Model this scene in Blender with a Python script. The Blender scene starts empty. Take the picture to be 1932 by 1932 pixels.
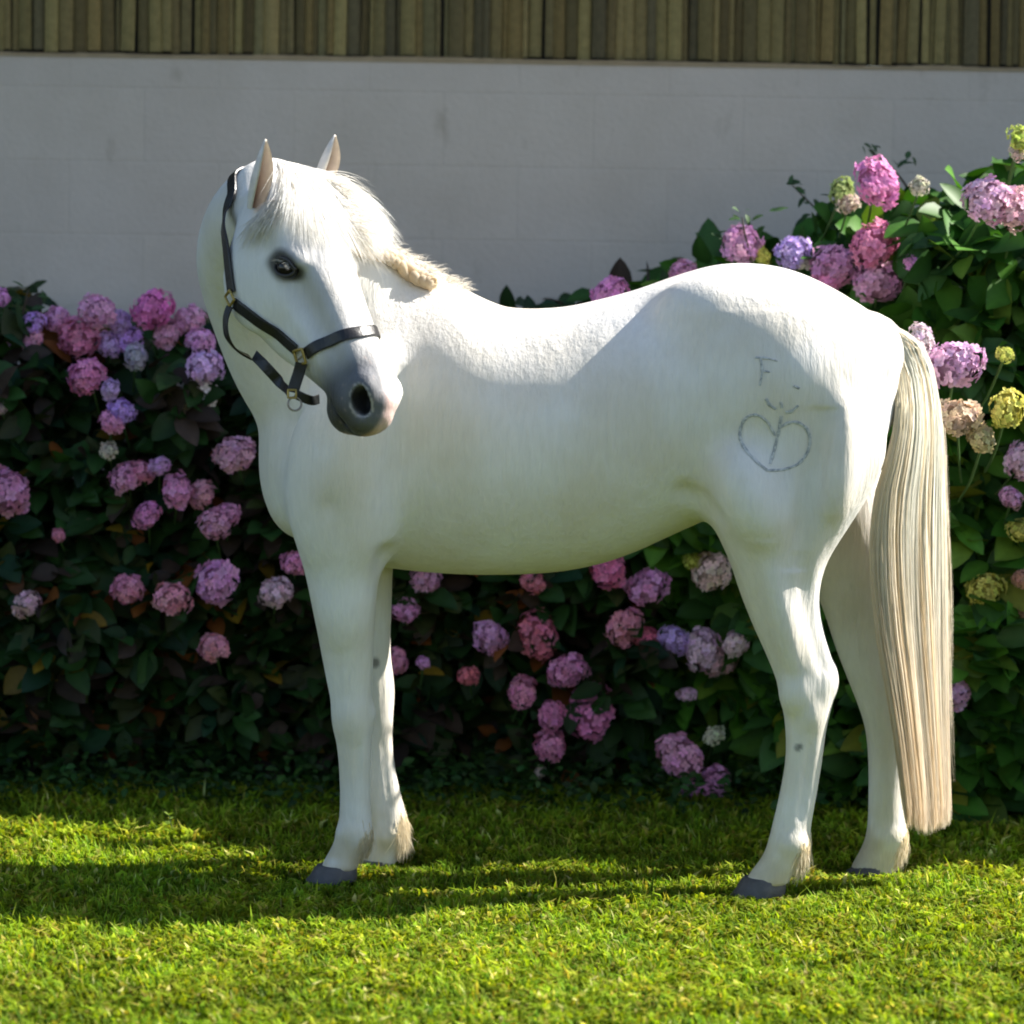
import bpy, math, time
import numpy as np
from mathutils import Vector, Matrix
T0 = time.time()
SC = bpy.context.scene
COL = SC.collection

# ------------------------------------------------------------------ camera
F = 6020.0                     # focal length in units of a 1932 px wide picture
CAM_H, PITCH, ROLL = 1.30, math.radians(4.0), math.radians(0.9)
_F = np.array([0, math.cos(PITCH), -math.sin(PITCH)])
_R0 = np.array([1.0, 0, 0]); _U0 = np.array([0, math.sin(PITCH), math.cos(PITCH)])
_R = _R0 * math.cos(ROLL) + _U0 * math.sin(ROLL)
_U = -_R0 * math.sin(ROLL) + _U0 * math.cos(ROLL)
CAMP = np.array([0, 0, CAM_H])
cd = bpy.data.cameras.new('camera'); cam = bpy.data.objects.new('camera', cd); COL.objects.link(cam)
M = Matrix.Identity(4)
for i in range(3):
    M[i][0] = _R[i]; M[i][1] = _U[i]; M[i][2] = -_F[i]; M[i][3] = CAMP[i]
cam.matrix_world = M
cd.sensor_width = 36; cd.lens = 36 * F / 1932; cd.clip_end = 2000; cd.clip_start = 0.1
cd.dof.use_dof = True; cd.dof.focus_distance = 6.75; cd.dof.aperture_fstop = 3.4
SC.camera = cam

def W(px, py, Y):
    """point on the vertical plane at depth Y that shows at (px,py)"""
    d = _F + _R * ((px - 966) / F) + _U * ((966 - py) / F)
    return CAMP + d * (Y / d[1])

# ------------------------------------------------------------------ light
SUN = np.array([1.1, 0.33, 1.0]); SUN /= np.linalg.norm(SUN)
EL = math.asin(SUN[2]); AZ = math.atan2(SUN[0], SUN[1])
w = bpy.data.worlds.new('World'); SC.world = w; w.use_nodes = True
nt = w.node_tree; bg = nt.nodes['Background']
sky = nt.nodes.new('ShaderNodeTexSky'); sky.sky_type = 'NISHITA'; sky.sun_disc = False
sky.sun_elevation = EL; sky.sun_rotation = AZ; sky.air_density = 1.0; sky.dust_density = 0.7; sky.ozone_density = 1.0
nt.links.new(sky.outputs[0], bg.inputs[0]); bg.inputs[1].default_value = 0.078
ld = bpy.data.lights.new('sun', 'SUN'); ld.energy = 5.0; ld.angle = math.radians(0.55); ld.color = (1, .95, .87)
lo = bpy.data.objects.new('sun', ld); COL.objects.link(lo)
lo.rotation_euler = Vector(SUN).to_track_quat('Z', 'Y').to_euler()
SC.view_settings.view_transform = 'Standard'; SC.view_settings.look = 'None'
SC.view_settings.exposure = 1.32; SC.view_settings.gamma = 1
SC.cycles.max_bounces = 8; SC.cycles.transparent_max_bounces = 8
SC.render.film_transparent = False
SC.cycles.use_denoising = True
SC.cycles.filter_width = 1.9

# ------------------------------------------------------------------ helpers
RS = np.random.RandomState(7)

def tag(o, label=None, cat=None, group=None, kind=None):
    if label: o['label'] = label
    if cat: o['category'] = cat
    if group: o['group'] = group
    if kind: o['kind'] = kind
    return o

def empty(name, loc):
    o = bpy.data.objects.new(name, None); COL.objects.link(o); o.location = loc; o.empty_display_size = .1
    return o

def mesh_np(name, V, faces, mat, col=None, smooth=True, parent=None, mats=None):
    """faces: list of int arrays (n,3) and/or (n,4); vertices in world space"""
    V = np.asarray(V, np.float32)
    off = np.zeros(3, np.float32)
    if parent is not None:
        off = np.array(parent.matrix_world.translation if parent.parent is None else parent.matrix_world.translation, np.float32)
        off = np.array(parent_origin(parent), np.float32)
    V = V - off
    me = bpy.data.meshes.new(name)
    if isinstance(faces, np.ndarray): faces = [faces]
    nl = sum(f.size for f in faces); nf = sum(len(f) for f in faces)
    me.vertices.add(len(V)); me.vertices.foreach_set('co', V.ravel())
    me.loops.add(nl); me.polygons.add(nf)
    me.loops.foreach_set('vertex_index', np.concatenate([f.ravel() for f in faces]).astype(np.int32))
    tot = np.concatenate([np.full(len(f), f.shape[1], np.int32) for f in faces])
    st = np.concatenate([[0], np.cumsum(tot)[:-1]]).astype(np.int32)
    me.polygons.foreach_set('loop_start', st)
    me.polygons.foreach_set('use_smooth', np.full(nf, smooth))
    me.update(calc_edges=True)
    if col is not None:
        a = me.color_attributes.new('col', 'FLOAT_COLOR', 'POINT')
        c = np.ones((len(V), 4), np.float32); c[:, :3] = col; a.data.foreach_set('color', c.ravel())
    for m in (mats or [mat]): me.materials.append(m)
    o = bpy.data.objects.new(name, me); COL.objects.link(o)
    if parent is not None: o.parent = parent
    return o

def parent_origin(o):
    p = Vector((0, 0, 0))
    while o is not None:
        p += o.location; o = o.parent
    return p

def box_arrays(x0, x1, y0, y1, z0, z1):
    V = np.array([(x, y, z) for z in (z0, z1) for y in (y0, y1) for x in (x0, x1)], float)
    Q = np.array([(0, 2, 3, 1), (4, 5, 7, 6), (0, 1, 5, 4), (2, 6, 7, 3), (0, 4, 6, 2), (1, 3, 7, 5)])
    return V, Q

class Acc:
    def __init__(s): s.V = []; s.Q = []; s.T = []; s.C = []; s.n = 0
    def add(s, V, Q=None, T=None, C=None):
        V = np.asarray(V, float); s.V.append(V)
        if Q is not None and len(Q): s.Q.append(np.asarray(Q) + s.n)
        if T is not None and len(T): s.T.append(np.asarray(T) + s.n)
        if C is not None: s.C.append(np.broadcast_to(C, (len(V), 3)))
        s.n += len(V)
    def build(s, name, mat, parent=None, smooth=True):
        f = []
        if s.Q: f.append(np.concatenate(s.Q))
        if s.T: f.append(np.concatenate(s.T))
        return mesh_np(name, np.concatenate(s.V), f, mat, np.concatenate(s.C) if s.C else None, smooth, parent)

def norm(v):
    v = np.asarray(v, float); return v / (np.linalg.norm(v, axis=-1, keepdims=True) + 1e-12)

def tube(P, r, n=8, close=False):
    P = np.asarray(P, float); K = len(P); r = np.broadcast_to(r, (K,))
    if close: Tn = norm(np.roll(P, -1, 0) - np.roll(P, 1, 0))
    else: Tn = norm(np.gradient(P, axis=0))
    ref = np.array([0.13, .97, .21]); A = norm(np.cross(Tn, ref)); B = np.cross(Tn, A)
    th = np.linspace(0, 2 * np.pi, n, endpoint=False)
    V = P[:, None] + r[:, None, None] * (np.cos(th)[None, :, None] * A[:, None] + np.sin(th)[None, :, None] * B[:, None])
    V = V.reshape(-1, 3); Q = []
    for i in range(K if close else K - 1):
        for j in range(n):
            a = i * n + j; b = i * n + (j + 1) % n; i2 = (i + 1) % K
            Q.append((a, b, i2 * n + (j + 1) % n, i2 * n + j))
    if not close:
        pass
    return V, np.array(Q)

def cr(P, sub):
    """Catmull-Rom resample rows of P"""
    P = np.asarray(P, float); n = len(P)
    E = np.vstack([2 * P[0] - P[1], P, 2 * P[-1] - P[-2]]); out = []
    for i in range(n - 1):
        p0, p1, p2, p3 = E[i:i + 4]
        for t in np.arange(sub) / sub:
            out.append(.5 * (2 * p1 + (p2 - p0) * t + (2 * p0 - 5 * p1 + 4 * p2 - p3) * t * t + (3 * p1 - p0 - 3 * p2 + p3) * t ** 3))
    out.append(P[-1]); return np.array(out)

def vnoise(P, seed=0):
    P = np.asarray(P, float); i = np.floor(P).astype(np.int64); f = P - i; f = f * f * (3 - 2 * f)
    def h(a, b, c):
        n = (a * 374761393 + b * 668265263 + c * 2147483647 + seed * 974634777) & 0xffffffff
        n = ((n ^ (n >> 13)) * 1274126177) & 0xffffffff
        return ((n ^ (n >> 16)) & 0xffff) / 65535.0
    r = 0
    for dx in (0, 1):
        for dy in (0, 1):
            for dz in (0, 1):
                wgt = (f[..., 0] if dx else 1 - f[..., 0]) * (f[..., 1] if dy else 1 - f[..., 1]) * (f[..., 2] if dz else 1 - f[..., 2])
                r = r + wgt * h(i[..., 0] + dx, i[..., 1] + dy, i[..., 2] + dz)
    return r

def strands(acc, P, width, C, seed=1, taper=1.0):
    """P (N,K,3) curves -> tapered ribbons; C (N,3) or (N,K,3)"""
    rs = np.random.RandomState(seed); N, K, _ = P.shape
    Tn = norm(np.gradient(P, axis=1)); rd = norm(rs.normal(size=(N, 1, 3)) + np.array([0, .0, 0])); S = norm(np.cross(Tn, rd))
    tp = 1 - (np.linspace(0, 1, K) ** 2) * .9 * taper
    wv = np.asarray(width) * np.ones(N)
    off = S * (wv[:, None, None] * tp[None, :, None] * .5)
    V = np.stack([P - off, P + off], 2).reshape(-1, 3)
    k = np.arange(K - 1); base = (np.arange(N) * 2 * K)[:, None]
    a = base + 2 * k[None]; Q = np.stack([a, a + 1, a + 3, a + 2], -1).reshape(-1, 4)
    if C.ndim == 2: C = np.repeat(C[:, None], K, 1)
    acc.add(V, Q=Q, C=np.repeat(C[:, :, None], 2, 2).reshape(-1, 3))

# ------------------------------------------------------------------ materials
def new_mat(name):
    m = bpy.data.materials.new(name); m.use_nodes = True; return m, m.node_tree, m.node_tree.nodes['Principled BSDF']

def N(nt, typ, **kw):
    n = nt.nodes.new(typ)
    for k, v in kw.items(): setattr(n, k, v)
    return n

def mat_simple(name, col, rough=.6, metal=0, spec=.5, var=.0, scale=30, bump=0):
    m, nt, b = new_mat(name)
    b.inputs['Base Color'].default_value = (*col, 1); b.inputs['Roughness'].default_value = rough
    b.inputs['Metallic'].default_value = metal; b.inputs['Specular IOR Level'].default_value = spec
    if var or bump:
        tc = N(nt, 'ShaderNodeTexCoord'); no = N(nt, 'ShaderNodeTexNoise'); no.inputs['Scale'].default_value = scale; no.inputs['Detail'].default_value = 5
        nt.links.new(tc.outputs['Object'], no.inputs['Vector'])
        if var:
            mx = N(nt, 'ShaderNodeMixRGB', blend_type='MULTIPLY'); mx.inputs[0].default_value = 1; mx.inputs[1].default_value = (*col, 1)
            mr = N(nt, 'ShaderNodeMapRange'); mr.inputs['To Min'].default_value = 1 - var; mr.inputs['To Max'].default_value = 1 + var
            nt.links.new(no.outputs[0], mr.inputs['Value']); nt.links.new(mr.outputs[0], mx.inputs[2]); nt.links.new(mx.outputs[0], b.inputs['Base Color'])
        if bump:
            bp = N(nt, 'ShaderNodeBump'); bp.inputs['Strength'].default_value = bump; bp.inputs['Distance'].default_value = .01
            nt.links.new(no.outputs[0], bp.inputs['Height']); nt.links.new(bp.outputs[0], b.inputs['Normal'])
    return m

def mat_leafy(name, rough=.5, trans=.35, objcol=False, tint=(1, 1, 1), spec=.3, var=.25):
    """vertex colour, diffuse+translucent"""
    m, nt, b = new_mat(name)
    at = N(nt, 'ShaderNodeAttribute', attribute_name='col'); src = at.outputs['Color']
    if objcol:
        oi = N(nt, 'ShaderNodeObjectInfo'); mx = N(nt, 'ShaderNodeMixRGB', blend_type='MULTIPLY'); mx.inputs[0].default_value = 1
        nt.links.new(src, mx.inputs[1]); nt.links.new(oi.outputs['Color'], mx.inputs[2]); src = mx.outputs[0]
    tc = N(nt, 'ShaderNodeTexCoord'); no = N(nt, 'ShaderNodeTexNoise'); no.inputs['Scale'].default_value = 60; no.inputs['Detail'].default_value = 4
    nt.links.new(tc.outputs['Object'], no.inputs['Vector'])
    mr = N(nt, 'ShaderNodeMapRange'); mr.inputs['To Min'].default_value = 1 - var; mr.inputs['To Max'].default_value = 1 + var
    nt.links.new(no.outputs[0], mr.inputs['Value'])
    m2 = N(nt, 'ShaderNodeMixRGB', blend_type='MULTIPLY'); m2.inputs[0].default_value = 1
    nt.links.new(src, m2.inputs[1]); nt.links.new(mr.outputs[0], m2.inputs[2]); src = m2.outputs[0]
    nt.links.new(src, b.inputs['Base Color']); b.inputs['Roughness'].default_value = rough; b.inputs['Specular IOR Level'].default_value = spec
    tr = N(nt, 'ShaderNodeBsdfTranslucent'); ms = N(nt, 'ShaderNodeMixShader'); ms.inputs[0].default_value = trans
    mt = N(nt, 'ShaderNodeMixRGB', blend_type='MULTIPLY'); mt.inputs[0].default_value = 1; mt.inputs[2].default_value = (*tint, 1)
    nt.links.new(src, mt.inputs[1]); nt.links.new(mt.outputs[0], tr.inputs['Color'])
    out = nt.nodes['Material Output']
    nt.links.new(b.outputs[0], ms.inputs[1]); nt.links.new(tr.outputs[0], ms.inputs[2]); nt.links.new(ms.outputs[0], out.inputs['Surface'])
    return m

M_GRASS = mat_leafy('grass_blade', rough=.6, trans=.5, tint=(1.15, 1.05, .4), spec=.12)
M_LEAF = mat_leafy('hydrangea_leaf', rough=.5, trans=.22, tint=(1.3, 1.4, .5), spec=.22)
M_PETAL = mat_leafy('hydrangea_petal', rough=.7, trans=.3, objcol=True, spec=.15, var=.18)
M_STEM = mat_simple('woody_stem', (.07, .05, .03), .8, var=.4, scale=80)
M_HAIR = mat_leafy('horse_hair', rough=.5, trans=.5, spec=.3, var=.10)
M_TAIL = mat_leafy('tail_hair', rough=.5, trans=.58, spec=.3, var=.08)
M_LEATHER = mat_simple('black_leather', (.012, .011, .012), .38, spec=.5, var=.4, scale=60, bump=.25)
M_BRASS = mat_simple('brass', (.42, .30, .09), .45, metal=.8, var=.25, scale=90)
M_STEEL = mat_simple('worn_steel', (.35, .30, .26), .35, metal=.9, var=.3, scale=90)
M_HOOF = mat_simple('hoof_horn', (.09, .083, .083), .6, var=.4, scale=60, bump=.3)
M_EYE = mat_simple('eye_gloss', (.008, .005, .004), .14, spec=.35)
M_LID = mat_simple('eyelid_skin', (.04, .035, .032), .45, var=.3, scale=90, bump=.2)

def mat_coat():
    m, nt, b = new_mat('white_coat')
    at = N(nt, 'ShaderNodeAttribute', attribute_name='col')
    geo = N(nt, 'ShaderNodeNewGeometry')
    mp = N(nt, 'ShaderNodeMapping'); mp.inputs['Scale'].default_value = (1, 1, .16)
    nt.links.new(geo.outputs['Position'], mp.inputs['Vector'])
    n1 = N(nt, 'ShaderNodeTexNoise'); n1.inputs['Scale'].default_value = 95; n1.inputs['Detail'].default_value = 6; n1.inputs['Roughness'].default_value = .65
    nt.links.new(mp.outputs[0], n1.inputs['Vector'])
    n2 = N(nt, 'ShaderNodeTexNoise'); n2.inputs['Scale'].default_value = 5; n2.inputs['Detail'].default_value = 5
    nt.links.new(geo.outputs['Position'], n2.inputs['Vector'])
    mr = N(nt, 'ShaderNodeMapRange'); mr.inputs['To Min'].default_value = .86; mr.inputs['To Max'].default_value = 1.08
    nt.links.new(n1.outputs[0], mr.inputs['Value'])
    mx = N(nt, 'ShaderNodeMixRGB', blend_type='MULTIPLY'); mx.inputs[0].default_value = 1
    nt.links.new(at.outputs['Color'], mx.inputs[1]); nt.links.new(mr.outputs[0], mx.inputs[2])
    rp = N(nt, 'ShaderNodeValToRGB'); rp.color_ramp.elements[0].position = .35; rp.color_ramp.elements[0].color = (.90, .86, .78, 1)
    rp.color_ramp.elements[1].position = .62; rp.color_ramp.elements[1].color = (1, 1, 1, 1)
    nt.links.new(n2.outputs[0], rp.inputs[0])
    m3 = N(nt, 'ShaderNodeMixRGB', blend_type='MULTIPLY'); m3.inputs[0].default_value = 1
    nt.links.new(mx.outputs[0], m3.inputs[1]); nt.links.new(rp.outputs[0], m3.inputs[2])
    nt.links.new(m3.outputs[0], b.inputs['Base Color'])
    b.inputs['Roughness'].default_value = .55; b.inputs['Specular IOR Level'].default_value = .25
    b.inputs['Sheen Weight'].default_value = .12; b.inputs['Sheen Roughness'].default_value = .5
    bp = N(nt, 'ShaderNodeBump'); bp.inputs['Strength'].default_value = .55; bp.inputs['Distance'].default_value = .006
    nt.links.new(n1.outputs[0], bp.inputs['Height'])
    n4 = N(nt, 'ShaderNodeTexNoise'); n4.inputs['Scale'].default_value = 14; n4.inputs['Detail'].default_value = 3
    nt.links.new(mp.outputs[0], n4.inputs['Vector'])
    b2 = N(nt, 'ShaderNodeBump'); b2.inputs['Strength'].default_value = .35; b2.inputs['Distance'].default_value = .02
    nt.links.new(n4.outputs[0], b2.inputs['Height']); nt.links.new(bp.outputs[0], b2.inputs['Normal'])
    nt.links.new(b2.outputs[0], b.inputs['Normal'])
    return m
M_COAT = mat_coat()

# ------------------------------------------------------------------ ground
def mat_ground():
    m, nt, b = new_mat('soil_and_turf')
    tc = N(nt, 'ShaderNodeTexCoord'); no = N(nt, 'ShaderNodeTexNoise'); no.inputs['Scale'].default_value = 18; no.inputs['Detail'].default_value = 8
    nt.links.new(tc.outputs['Object'], no.inputs['Vector'])
    rp = N(nt, 'ShaderNodeValToRGB'); rp.color_ramp.elements[0].position = .35; rp.color_ramp.elements[0].color = (.014, .018, .006, 1)
    rp.color_ramp.elements[1].position = .7; rp.color_ramp.elements[1].color = (.035, .05, .012, 1)
    nt.links.new(no.outputs[0], rp.inputs[0]); nt.links.new(rp.outputs[0], b.inputs['Base Color']); b.inputs['Roughness'].default_value = .9
    b.inputs['Specular IOR Level'].default_value = .1
    bp = N(nt, 'ShaderNodeBump'); bp.inputs['Distance'].default_value = .02; nt.links.new(no.outputs[0], bp.inputs['Height']); nt.links.new(bp.outputs[0], b.inputs['Normal'])
    return m
gv = np.array([(-600, -600, 0), (600, -600, 0), (600, 600, 0), (-600, 600, 0)], float)
g = mesh_np('ground', gv, np.array([[0, 1, 2, 3]]), mat_ground(), smooth=False)
tag(g, 'flat lawn ground under the horse reaching to the wall', kind='structure')

# ------------------------------------------------------------------ wall and fence
WALL_Y = 9.0
WALL_TOP = W(966, 112, WALL_Y)[2]
def mat_wall():
    m, nt, b = new_mat('painted_block')
    geo = N(nt, 'ShaderNodeNewGeometry'); sx = N(nt, 'ShaderNodeSeparateXYZ'); nt.links.new(geo.outputs['Position'], sx.inputs[0])
    cb = N(nt, 'ShaderNodeCombineXYZ'); nt.links.new(sx.outputs['X'], cb.inputs['X']); nt.links.new(sx.outputs['Z'], cb.inputs['Y'])
    br = N(nt, 'ShaderNodeTexBrick'); br.inputs['Scale'].default_value = 1; br.inputs['Brick Width'].default_value = .42; br.inputs['Row Height'].default_value = .205
    br.inputs['Mortar Size'].default_value = .006; br.inputs['Mortar Smooth'].default_value = .9
    br.inputs['Color1'].default_value = (1, 1, 1, 1); br.inputs['Color2'].default_value = (.97, .97, .98, 1); br.inputs['Mortar'].default_value = (.95, .95, .95, 1)
    nt.links.new(cb.outputs[0], br.inputs['Vector'])
    no = N(nt, 'ShaderNodeTexNoise'); no.inputs['Scale'].default_value = 2.2; no.inputs['Detail'].default_value = 9; no.inputs['Roughness'].default_value = .7
    nt.links.new(geo.outputs['Position'], no.inputs['Vector'])
    rp = N(nt, 'ShaderNodeValToRGB'); rp.color_ramp.elements[0].position = .3; rp.color_ramp.elements[0].color = (.57, .478, .39, 1)
    rp.color_ramp.elements[1].position = .7; rp.color_ramp.elements[1].color = (.67, .57, .48, 1)
    nt.links.new(no.outputs[0], rp.inputs[0])
    mx = N(nt, 'ShaderNodeMixRGB', blend_type='MULTIPLY'); mx.inputs[0].default_value = 1
    nt.links.new(rp.outputs[0], mx.inputs[1]); nt.links.new(br.outputs['Color'], mx.inputs[2])
    # small scuffs and drip stains
    mp = N(nt, 'ShaderNodeMapping'); mp.inputs['Scale'].default_value = (1, 1, .45); nt.links.new(geo.outputs['Position'], mp.inputs['Vector'])
    n3 = N(nt, 'ShaderNodeTexNoise'); n3.inputs['Scale'].default_value = 11; n3.inputs['Detail'].default_value = 6; nt.links.new(mp.outputs[0], n3.inputs['Vector'])
    r3 = N(nt, 'ShaderNodeValToRGB'); r3.color_ramp.elements[0].position = .64; r3.color_ramp.elements[0].color = (1, 1, 1, 1)
    r3.color_ramp.elements[1].position = .78; r3.color_ramp.elements[1].color = (.72, .70, .66, 1)
    nt.links.new(n3.outputs[0], r3.inputs[0])
    m3 = N(nt, 'ShaderNodeMixRGB', blend_type='MULTIPLY'); m3.inputs[0].default_value = 1
    nt.links.new(mx.outputs[0], m3.inputs[1]); nt.links.new(r3.outputs[0], m3.inputs[2])
    nt.links.new(m3.outputs[0], b.inputs['Base Color']); b.inputs['Roughness'].default_value = .85; b.inputs['Specular IOR Level'].default_value = .2
    n4 = N(nt, 'ShaderNodeTexNoise'); n4.inputs['Scale'].default_value = 60; n4.inputs['Detail'].default_value = 6; nt.links.new(geo.outputs['Position'], n4.inputs['Vector'])
    b1 = N(nt, 'ShaderNodeBump'); b1.inputs['Strength'].default_value = .35; b1.inputs['Distance'].default_value = .006; nt.links.new(n4.outputs[0], b1.inputs['Height'])
    b2 = N(nt, 'ShaderNodeBump'); b2.invert = True; b2.inputs['Strength'].default_value = .25; b2.inputs['Distance'].default_value = .0025
    nt.links.new(br.outputs['Fac'], b2.inputs['Height']); nt.links.new(b1.outputs[0], b2.inputs['Normal']); nt.links.new(b2.outputs[0], b.inputs['Normal'])
    return m
wl = empty('garden_wall', (0, WALL_Y, 0))
tag(wl, 'pale painted block wall behind the hydrangeas, below the slatted fence', 'wall')
MW = mat_wall()
v, q = box_arrays(-9, 9, WALL_Y, WALL_Y + .2, -.2, WALL_TOP - .012); mesh_np('masonry', v, q, MW, smooth=False, parent=wl)
# weathered top course with a slightly ragged mortar edge
A = Acc(); xs = np.linspace(-9, 9, 400)
z = WALL_TOP + (vnoise(np.c_[xs * 6, xs * 0, xs * 0], 3) - .5) * .008
for i in range(len(xs) - 1):
    v, q = box_arrays(xs[i], xs[i + 1], WALL_Y - .003, WALL_Y + .203, WALL_TOP - .012, (z[i] + z[i + 1]) / 2); A.add(v, Q=q)
A.build('mortar_cap', mat_simple('cap_mortar', (.36, .26, .15), .9, var=.3, scale=20, bump=.4), wl, smooth=False)

M_SLAT = mat_leafy('weathered_cane', rough=.75, trans=.0, spec=.15, var=.35)
fe = empty('slat_fence', (0, WALL_Y + .06, WALL_TOP))
tag(fe, 'weathered brown cane slat fence standing on top of the pale wall', 'fence')
FZ = 4.75  # fence height out of view, chosen so its shadow edge falls on the lawn
A = Acc(); x = -9.0
pal = np.array([(.085, .075, .04), (.055, .048, .03), (.12, .10, .055), (.035, .035, .032), (.10, .075, .035), (.07, .07, .045), (.13, .115, .06), (.045, .035, .02)])
pal = pal * .55 + pal.mean(0) * .45
while x < 9:
    wd = RS.uniform(.010, .042); gap = RS.choice([0, .001, .003, .010], p=[.45, .3, .15, .1])
    c = pal[RS.randint(len(pal))] * RS.uniform(.75, 1.25) * np.array([2.3, 2.0, 1.42])
    n = 5; th = np.linspace(0, np.pi, n); yo = RS.uniform(-.006, .006); zb = WALL_TOP + .004 + RS.uniform(0, .008); zt = FZ + RS.uniform(-.08, .05)
    zz = np.array([zb, zb + .35, zb + .8, zb + 1.4, zt]); lean = np.cumsum(RS.normal(0, .003, 5)); lean -= lean[0]
    V = np.array([[x + wd / 2 - np.cos(t) * wd / 2 + lean[k], WALL_Y + .06 + yo - np.sin(t) * wd * .3, zz[k]] for k in range(5) for t in th])
    Q = [(k * n + j, k * n + j + 1, (k + 1) * n + j + 1, (k + 1) * n + j) for k in range(4) for j in range(n - 1)]
    C = np.array([c * (1 + .45 * (j in (0, 4)) * (1 if c.sum() > .15 else .2)) for k in range(5) for j in range(n)])
    A.add(V, Q=Q, C=C); x += wd + gap
A.build('slats', M_SLAT, fe)
A = Acc()
v, q = box_arrays(-9, 9, WALL_Y + .085, WALL_Y + .10, WALL_TOP + .004, FZ - .1); A.add(v, Q=q)
A.build('backing_board', mat_simple('dark_backing', (.022, .02, .018), .9, var=.3, scale=8), fe, smooth=False)
A = Acc()
v, q = box_arrays(-9, 9, WALL_Y + .101, WALL_Y + .14, WALL_TOP + .5, WALL_TOP + .56); A.add(v, Q=q)
v, q = box_arrays(-9, 9, WALL_Y + .101, WALL_Y + .14, FZ - .4, FZ - .34); A.add(v, Q=q)
A.build('rail', mat_simple('rail_wood', (.1, .07, .04), .8, var=.3), fe, smooth=False)

# ------------------------------------------------------------------ signed-distance modelling
H = 0.0055
G0 = np.array([-.80, 6.30, -.02]); G1 = np.array([1.0, 7.32, 1.62])
DIM = np.ceil((G1 - G0) / H).astype(int)
AX = [(G0[i] + np.arange(DIM[i]) * H).astype(np.float32) for i in range(3)]
D = np.full(DIM, .3, np.float32)

def block(lo, hi):
    a = np.clip(np.floor((np.asarray(lo) - G0) / H).astype(int), 0, DIM); b = np.clip(np.ceil((np.asarray(hi) - G0) / H).astype(int) + 1, 0, DIM)
    return tuple(slice(a[i], b[i]) for i in range(3))

def grids(bl):
    return AX[0][bl[0]][:, None, None], AX[1][bl[1]][None, :, None], AX[2][bl[2]][None, None, :]

def smin(a, b, k):
    h = np.maximum(k - np.abs(a - b), 0) / k
    return np.minimum(a, b) - h * h * k * .25

def smax(a, b, k): return -smin(-a, -b, k)

def ell(px, py, pz, c, A3, r):
    """ellipsoid with axes rows A3; r per axis"""
    qx, qy, qz = px - c[0], py - c[1], pz - c[2]
    s0 = s1 = 0
    for i in range(3):
        t = (qx * A3[i][0] + qy * A3[i][1] + qz * A3[i][2]) / r[i]
        s0 = s0 + t * t; s1 = s1 + (t / r[i]) ** 2
    k0 = np.sqrt(s0); k1 = np.sqrt(s1) + 1e-6
    return k0 * (k0 - 1) / k1

def add_ell(c, r, axes=None, k=.03, sub=False, m=None):
    axes = np.eye(3) if axes is None else np.asarray(axes, float)
    R = max(r) + k + .02; bl = block(np.asarray(c) - R, np.asarray(c) + R)
    f = ell(*grids(bl), np.asarray(c, np.float32), axes.astype(np.float32), r)
    D[bl] = smax(D[bl], -f, k) if sub else smin(D[bl], f, k)

def sweep(st, k, sub=4, ra=.04, near=False):
    """st rows: cx,cy,cz, ux,uy,uz (dorsal), rt, rb, rs"""
    S = cr(st, sub); n = len(S); C = S[:, :3]; Rm = S[:, 6:9].max() + .05
    bl = block(C.min(0) - Rm, C.max(0) + Rm)
    shp = D[bl].shape; E = np.full(shp, .3, np.float32); DD = np.full(shp, 1e3, np.float32)
    Tn = norm(np.gradient(C, axis=0))
    U = S[:, 3:6]; U = norm(U - (U * Tn).sum(1, keepdims=True) * Tn); Sd = np.cross(Tn, U)
    o = np.array([s.start for s in bl])
    for i in range(n - 1):
        c0, c1 = C[i], C[i + 1]; R = max(S[i, 6:9].max(), S[i + 1, 6:9].max()) + .05
        b2 = block(np.minimum(c0, c1) - R, np.maximum(c0, c1) + R)
        b3 = tuple(slice(b2[j].start - o[j], b2[j].stop - o[j]) for j in range(3))
        X, Y, Z = grids(b2); d = (c1 - c0).astype(np.float32); L2 = float(d @ d)
        qx, qy, qz = X - np.float32(c0[0]), Y - np.float32(c0[1]), Z - np.float32(c0[2])
        t = np.clip((qx * d[0] + qy * d[1] + qz * d[2]) / L2, 0, 1)
        qx = qx - t * d[0]; qy = qy - t * d[1]; qz = qz - t * d[2]
        def lerp(a, b): return np.float32(a) + t * np.float32(b - a)
        u = qx * lerp(U[i, 0], U[i + 1, 0]) + qy * lerp(U[i, 1], U[i + 1, 1]) + qz * lerp(U[i, 2], U[i + 1, 2])
        s = qx * lerp(Sd[i, 0], Sd[i + 1, 0]) + qy * lerp(Sd[i, 1], Sd[i + 1, 1]) + qz * lerp(Sd[i, 2], Sd[i + 1, 2])
        a2 = np.maximum(qx * qx + qy * qy + qz * qz - u * u - s * s, 0)
        ru = np.where(u > 0, lerp(S[i, 6], S[i + 1, 6]), lerp(S[i, 7], S[i + 1, 7])); rs = lerp(S[i, 8], S[i + 1, 8])
        raa = np.float32(ra)
        if near:
            d2 = a2 + u * u + s * s + 0 * t
            if i > 0: a2 = np.where(t <= 0, np.maximum(np.sqrt(a2) - .03, 0) ** 2, a2)
            if i < n - 2: a2 = np.where(t >= 1, np.maximum(np.sqrt(a2) - .03, 0) ** 2, a2)
        k0 = np.sqrt((u / ru) ** 2 + (s / rs) ** 2 + a2 / raa ** 2)
        k1 = np.sqrt((u / ru ** 2) ** 2 + (s / rs ** 2) ** 2 + a2 / raa ** 4) + 1e-6
        f = k0 * (k0 - 1) / k1
        if near:
            m = d2 < DD[b3]; E[b3] = np.where(m, f, E[b3]); DD[b3] = np.where(m, d2, DD[b3])
        else: E[b3] = np.minimum(E[b3], f)
    D[bl] = smin(D[bl], E, k)

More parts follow.
